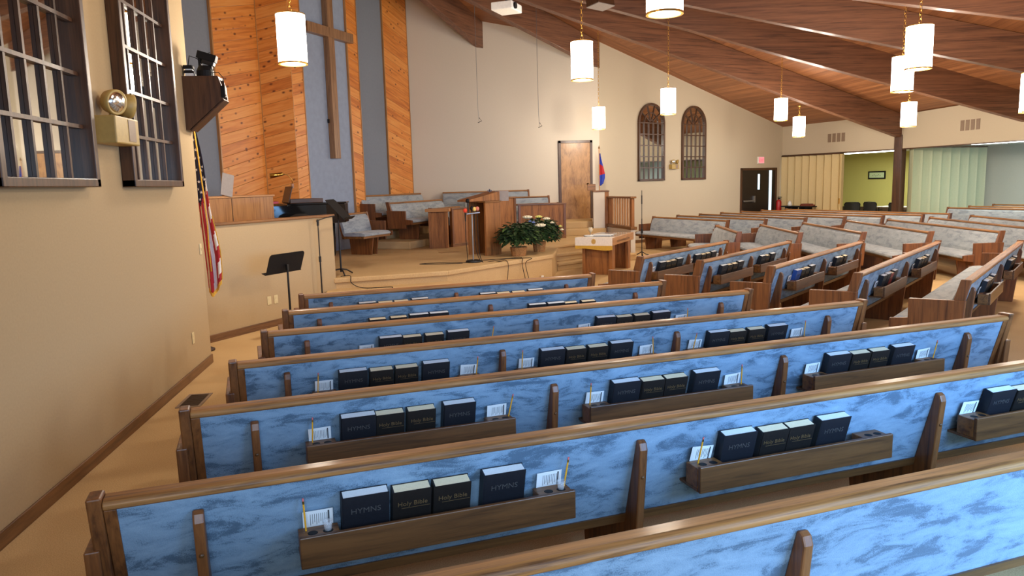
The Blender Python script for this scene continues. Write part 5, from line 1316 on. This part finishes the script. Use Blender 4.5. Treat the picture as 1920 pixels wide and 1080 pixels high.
m = MB(); m.b2((0.42, -0.45, 0.995), (1.02, 0.15, 1.06)); m.build('folded_lid_flap', W_DARK, pn, bevel=0.005)
for (x, y) in ((0.15, -0.55), (0.15, 0.55), (1.22, -0.18)):
    m = MB(); m.lathe([(0.05, 0.10), (0.065, 0.14), (0.085, 0.66)], (x, y, 0), 8); lg = m.build('leg', PIANO, pn)
    m = MB(); m.sphere((x, y, 0.035), 0.034, 10, 8); m.tube([(x, y, 0.05), (x, y, 0.12)], 0.02, 8); m.build('caster', BRASS, lg)
o = MB(); o.b2((-0.12, -0.18, 0), (0.12, 0.18, 0.04)); o = o.build('red_songbook', RED, loc=(-2.52, 13.70, ZP+1.126), rotz=radians(22), bevel=0.003); tag(o, 'red book lying on the piano near the music desk', 'book')
lm = thing('piano_lamp', 'brass gooseneck lamp clipped to the piano music desk', 'lamp', (-2.12, 13.80, ZP+1.44), radians(22))
m = MB(); m.b2((-0.02, -0.03, -0.05), (0.02, 0.03, 0.03)); m.build('clip', W_LIGHT, lm)
m = MB(); m.tube([(0, 0, 0.03), (0.0, 0.0, 0.10), (-0.06, 0.0, 0.18), (-0.15, 0.0, 0.21), (-0.2, 0, 0.20)], 0.007, 8); m.build('gooseneck', BRASS, lm, smooth=True)
m = MB(); m.tube([(-0.16, 0, 0.205), (-0.38, 0, 0.175)], [0.03, 0.045], 12); m.build('lamp_shade', BRASS, lm, smooth=True)
o = MB(); o.sphere((0, 0, 0.07), (0.20, 0.14, 0.085), 16, 10); o = o.build('black_cushion', plain('black fleece', (0.02, 0.02, 0.02), 0.95, bump=0.5, scale=120), smooth=True, loc=(-1.90, 13.0, ZP+0.80)); 
bench = thing('piano_bench', 'black bench between the half wall and the piano', 'bench', (-1.93, 13.0, ZP), radians(40))
m = MB(); m.b2((-0.36, -0.17, 0.72), (0.36, 0.17, 0.80)); m.build('seat', BLACK, bench, bevel=0.015)
for x in (-0.3, 0.3):
    for y in (-0.12, 0.12):
        m = MB(); m.b2((x-0.025, y-0.025, 0), (x+0.025, y+0.025, 0.72)); m.build('leg', BLACK, bench)
tag(o, 'rounded black bundle lying behind the half wall before the piano', 'bundle')

# ------------------------------------------------------------------ ceiling things: projector, speakers, hanging microphones
pj = thing('projector', 'white projector hung from the ceiling beams', 'projector', (1.47, 11.0, 4.37), radians(150))
m = MB(); m.b2((-0.16, -0.20, -0.055), (0.16, 0.20, 0.055)); m.build('body', PLASTIC_W, pj, bevel=0.012)
m = MB(); m.tube([(-0.12, 0.09, 0), (-0.185, 0.09, 0)], 0.045, 16); m.tube([(0.1, 0.15, -0.0), (0.17, 0.15, 0)], 0.03, 12); m.build('lens', BLACK, pj)
m = MB(); m.tube([(0, 0, 0.05), (0, 0, deck_z(1.47, 11.0)-4.37)], 0.02, 8); m.build('mount_pole', BLACK_M, pj)
def speaker(p, rz, tilt, label):
    t = thing('ceiling_speaker', label, 'speaker', p, rz, 'grey speakers at the ceiling')
    R = Matrix.Rotation(radians(tilt), 3, 'X')
    m = MB(); m.box((0, 0, 0), (0.46, 0.30, 0.34), R); m.build('cabinet', W_DARK, t, bevel=0.01)
    c = R @ Vector((0, 0, -0.175)); m = MB(); m.box(c, (0.46, 0.30, 0.012), R); m.build('grille', GREYP, t)
    m = MB(); m.tube([(0, 0, 0.1), (0, 0, max(0.3, deck_z(p[0], p[1])-p[2]-0.0))], 0.015, 6); m.build('hanger', BLACK_M, t)
speaker((3.62, 14.0, 5.25), radians(35), -8, 'grey ceiling speaker right of the brass pendant chain')
speaker((3.02, 13.2, 5.42), radians(-10), -8, 'pale ceiling speaker corner at the top edge behind the pendant chain')
for x, zt, zb, nm in ((1.69, 5.95, 3.36, 'left'), (3.17, 5.6, 3.22, 'right')):
    t = thing('hanging_microphone', '%s one of two choir microphones hanging before the white wall' % nm, 'microphone', (x, 18.2, zb), 0, 'hanging choir microphones')
    m = MB(); m.tube([(0, 0, 0.02), (-0.02, 0, 0.3), (-0.03, 0, deck_z(x, 18.2)-zb)], 0.006, 6); m.build('cord', STEEL, t)
    m = MB(); m.tube([(0, 0, 0.10), (0.06, 0, 0.02), (-0.03, 0, -0.02)], 0.009, 6); m.build('capsule', BLACK, t)
for o in list(bpy.data.objects):
    if o.type == 'MESH' and len(o.data.vertices) == 0 and not o.get('kind'): pass
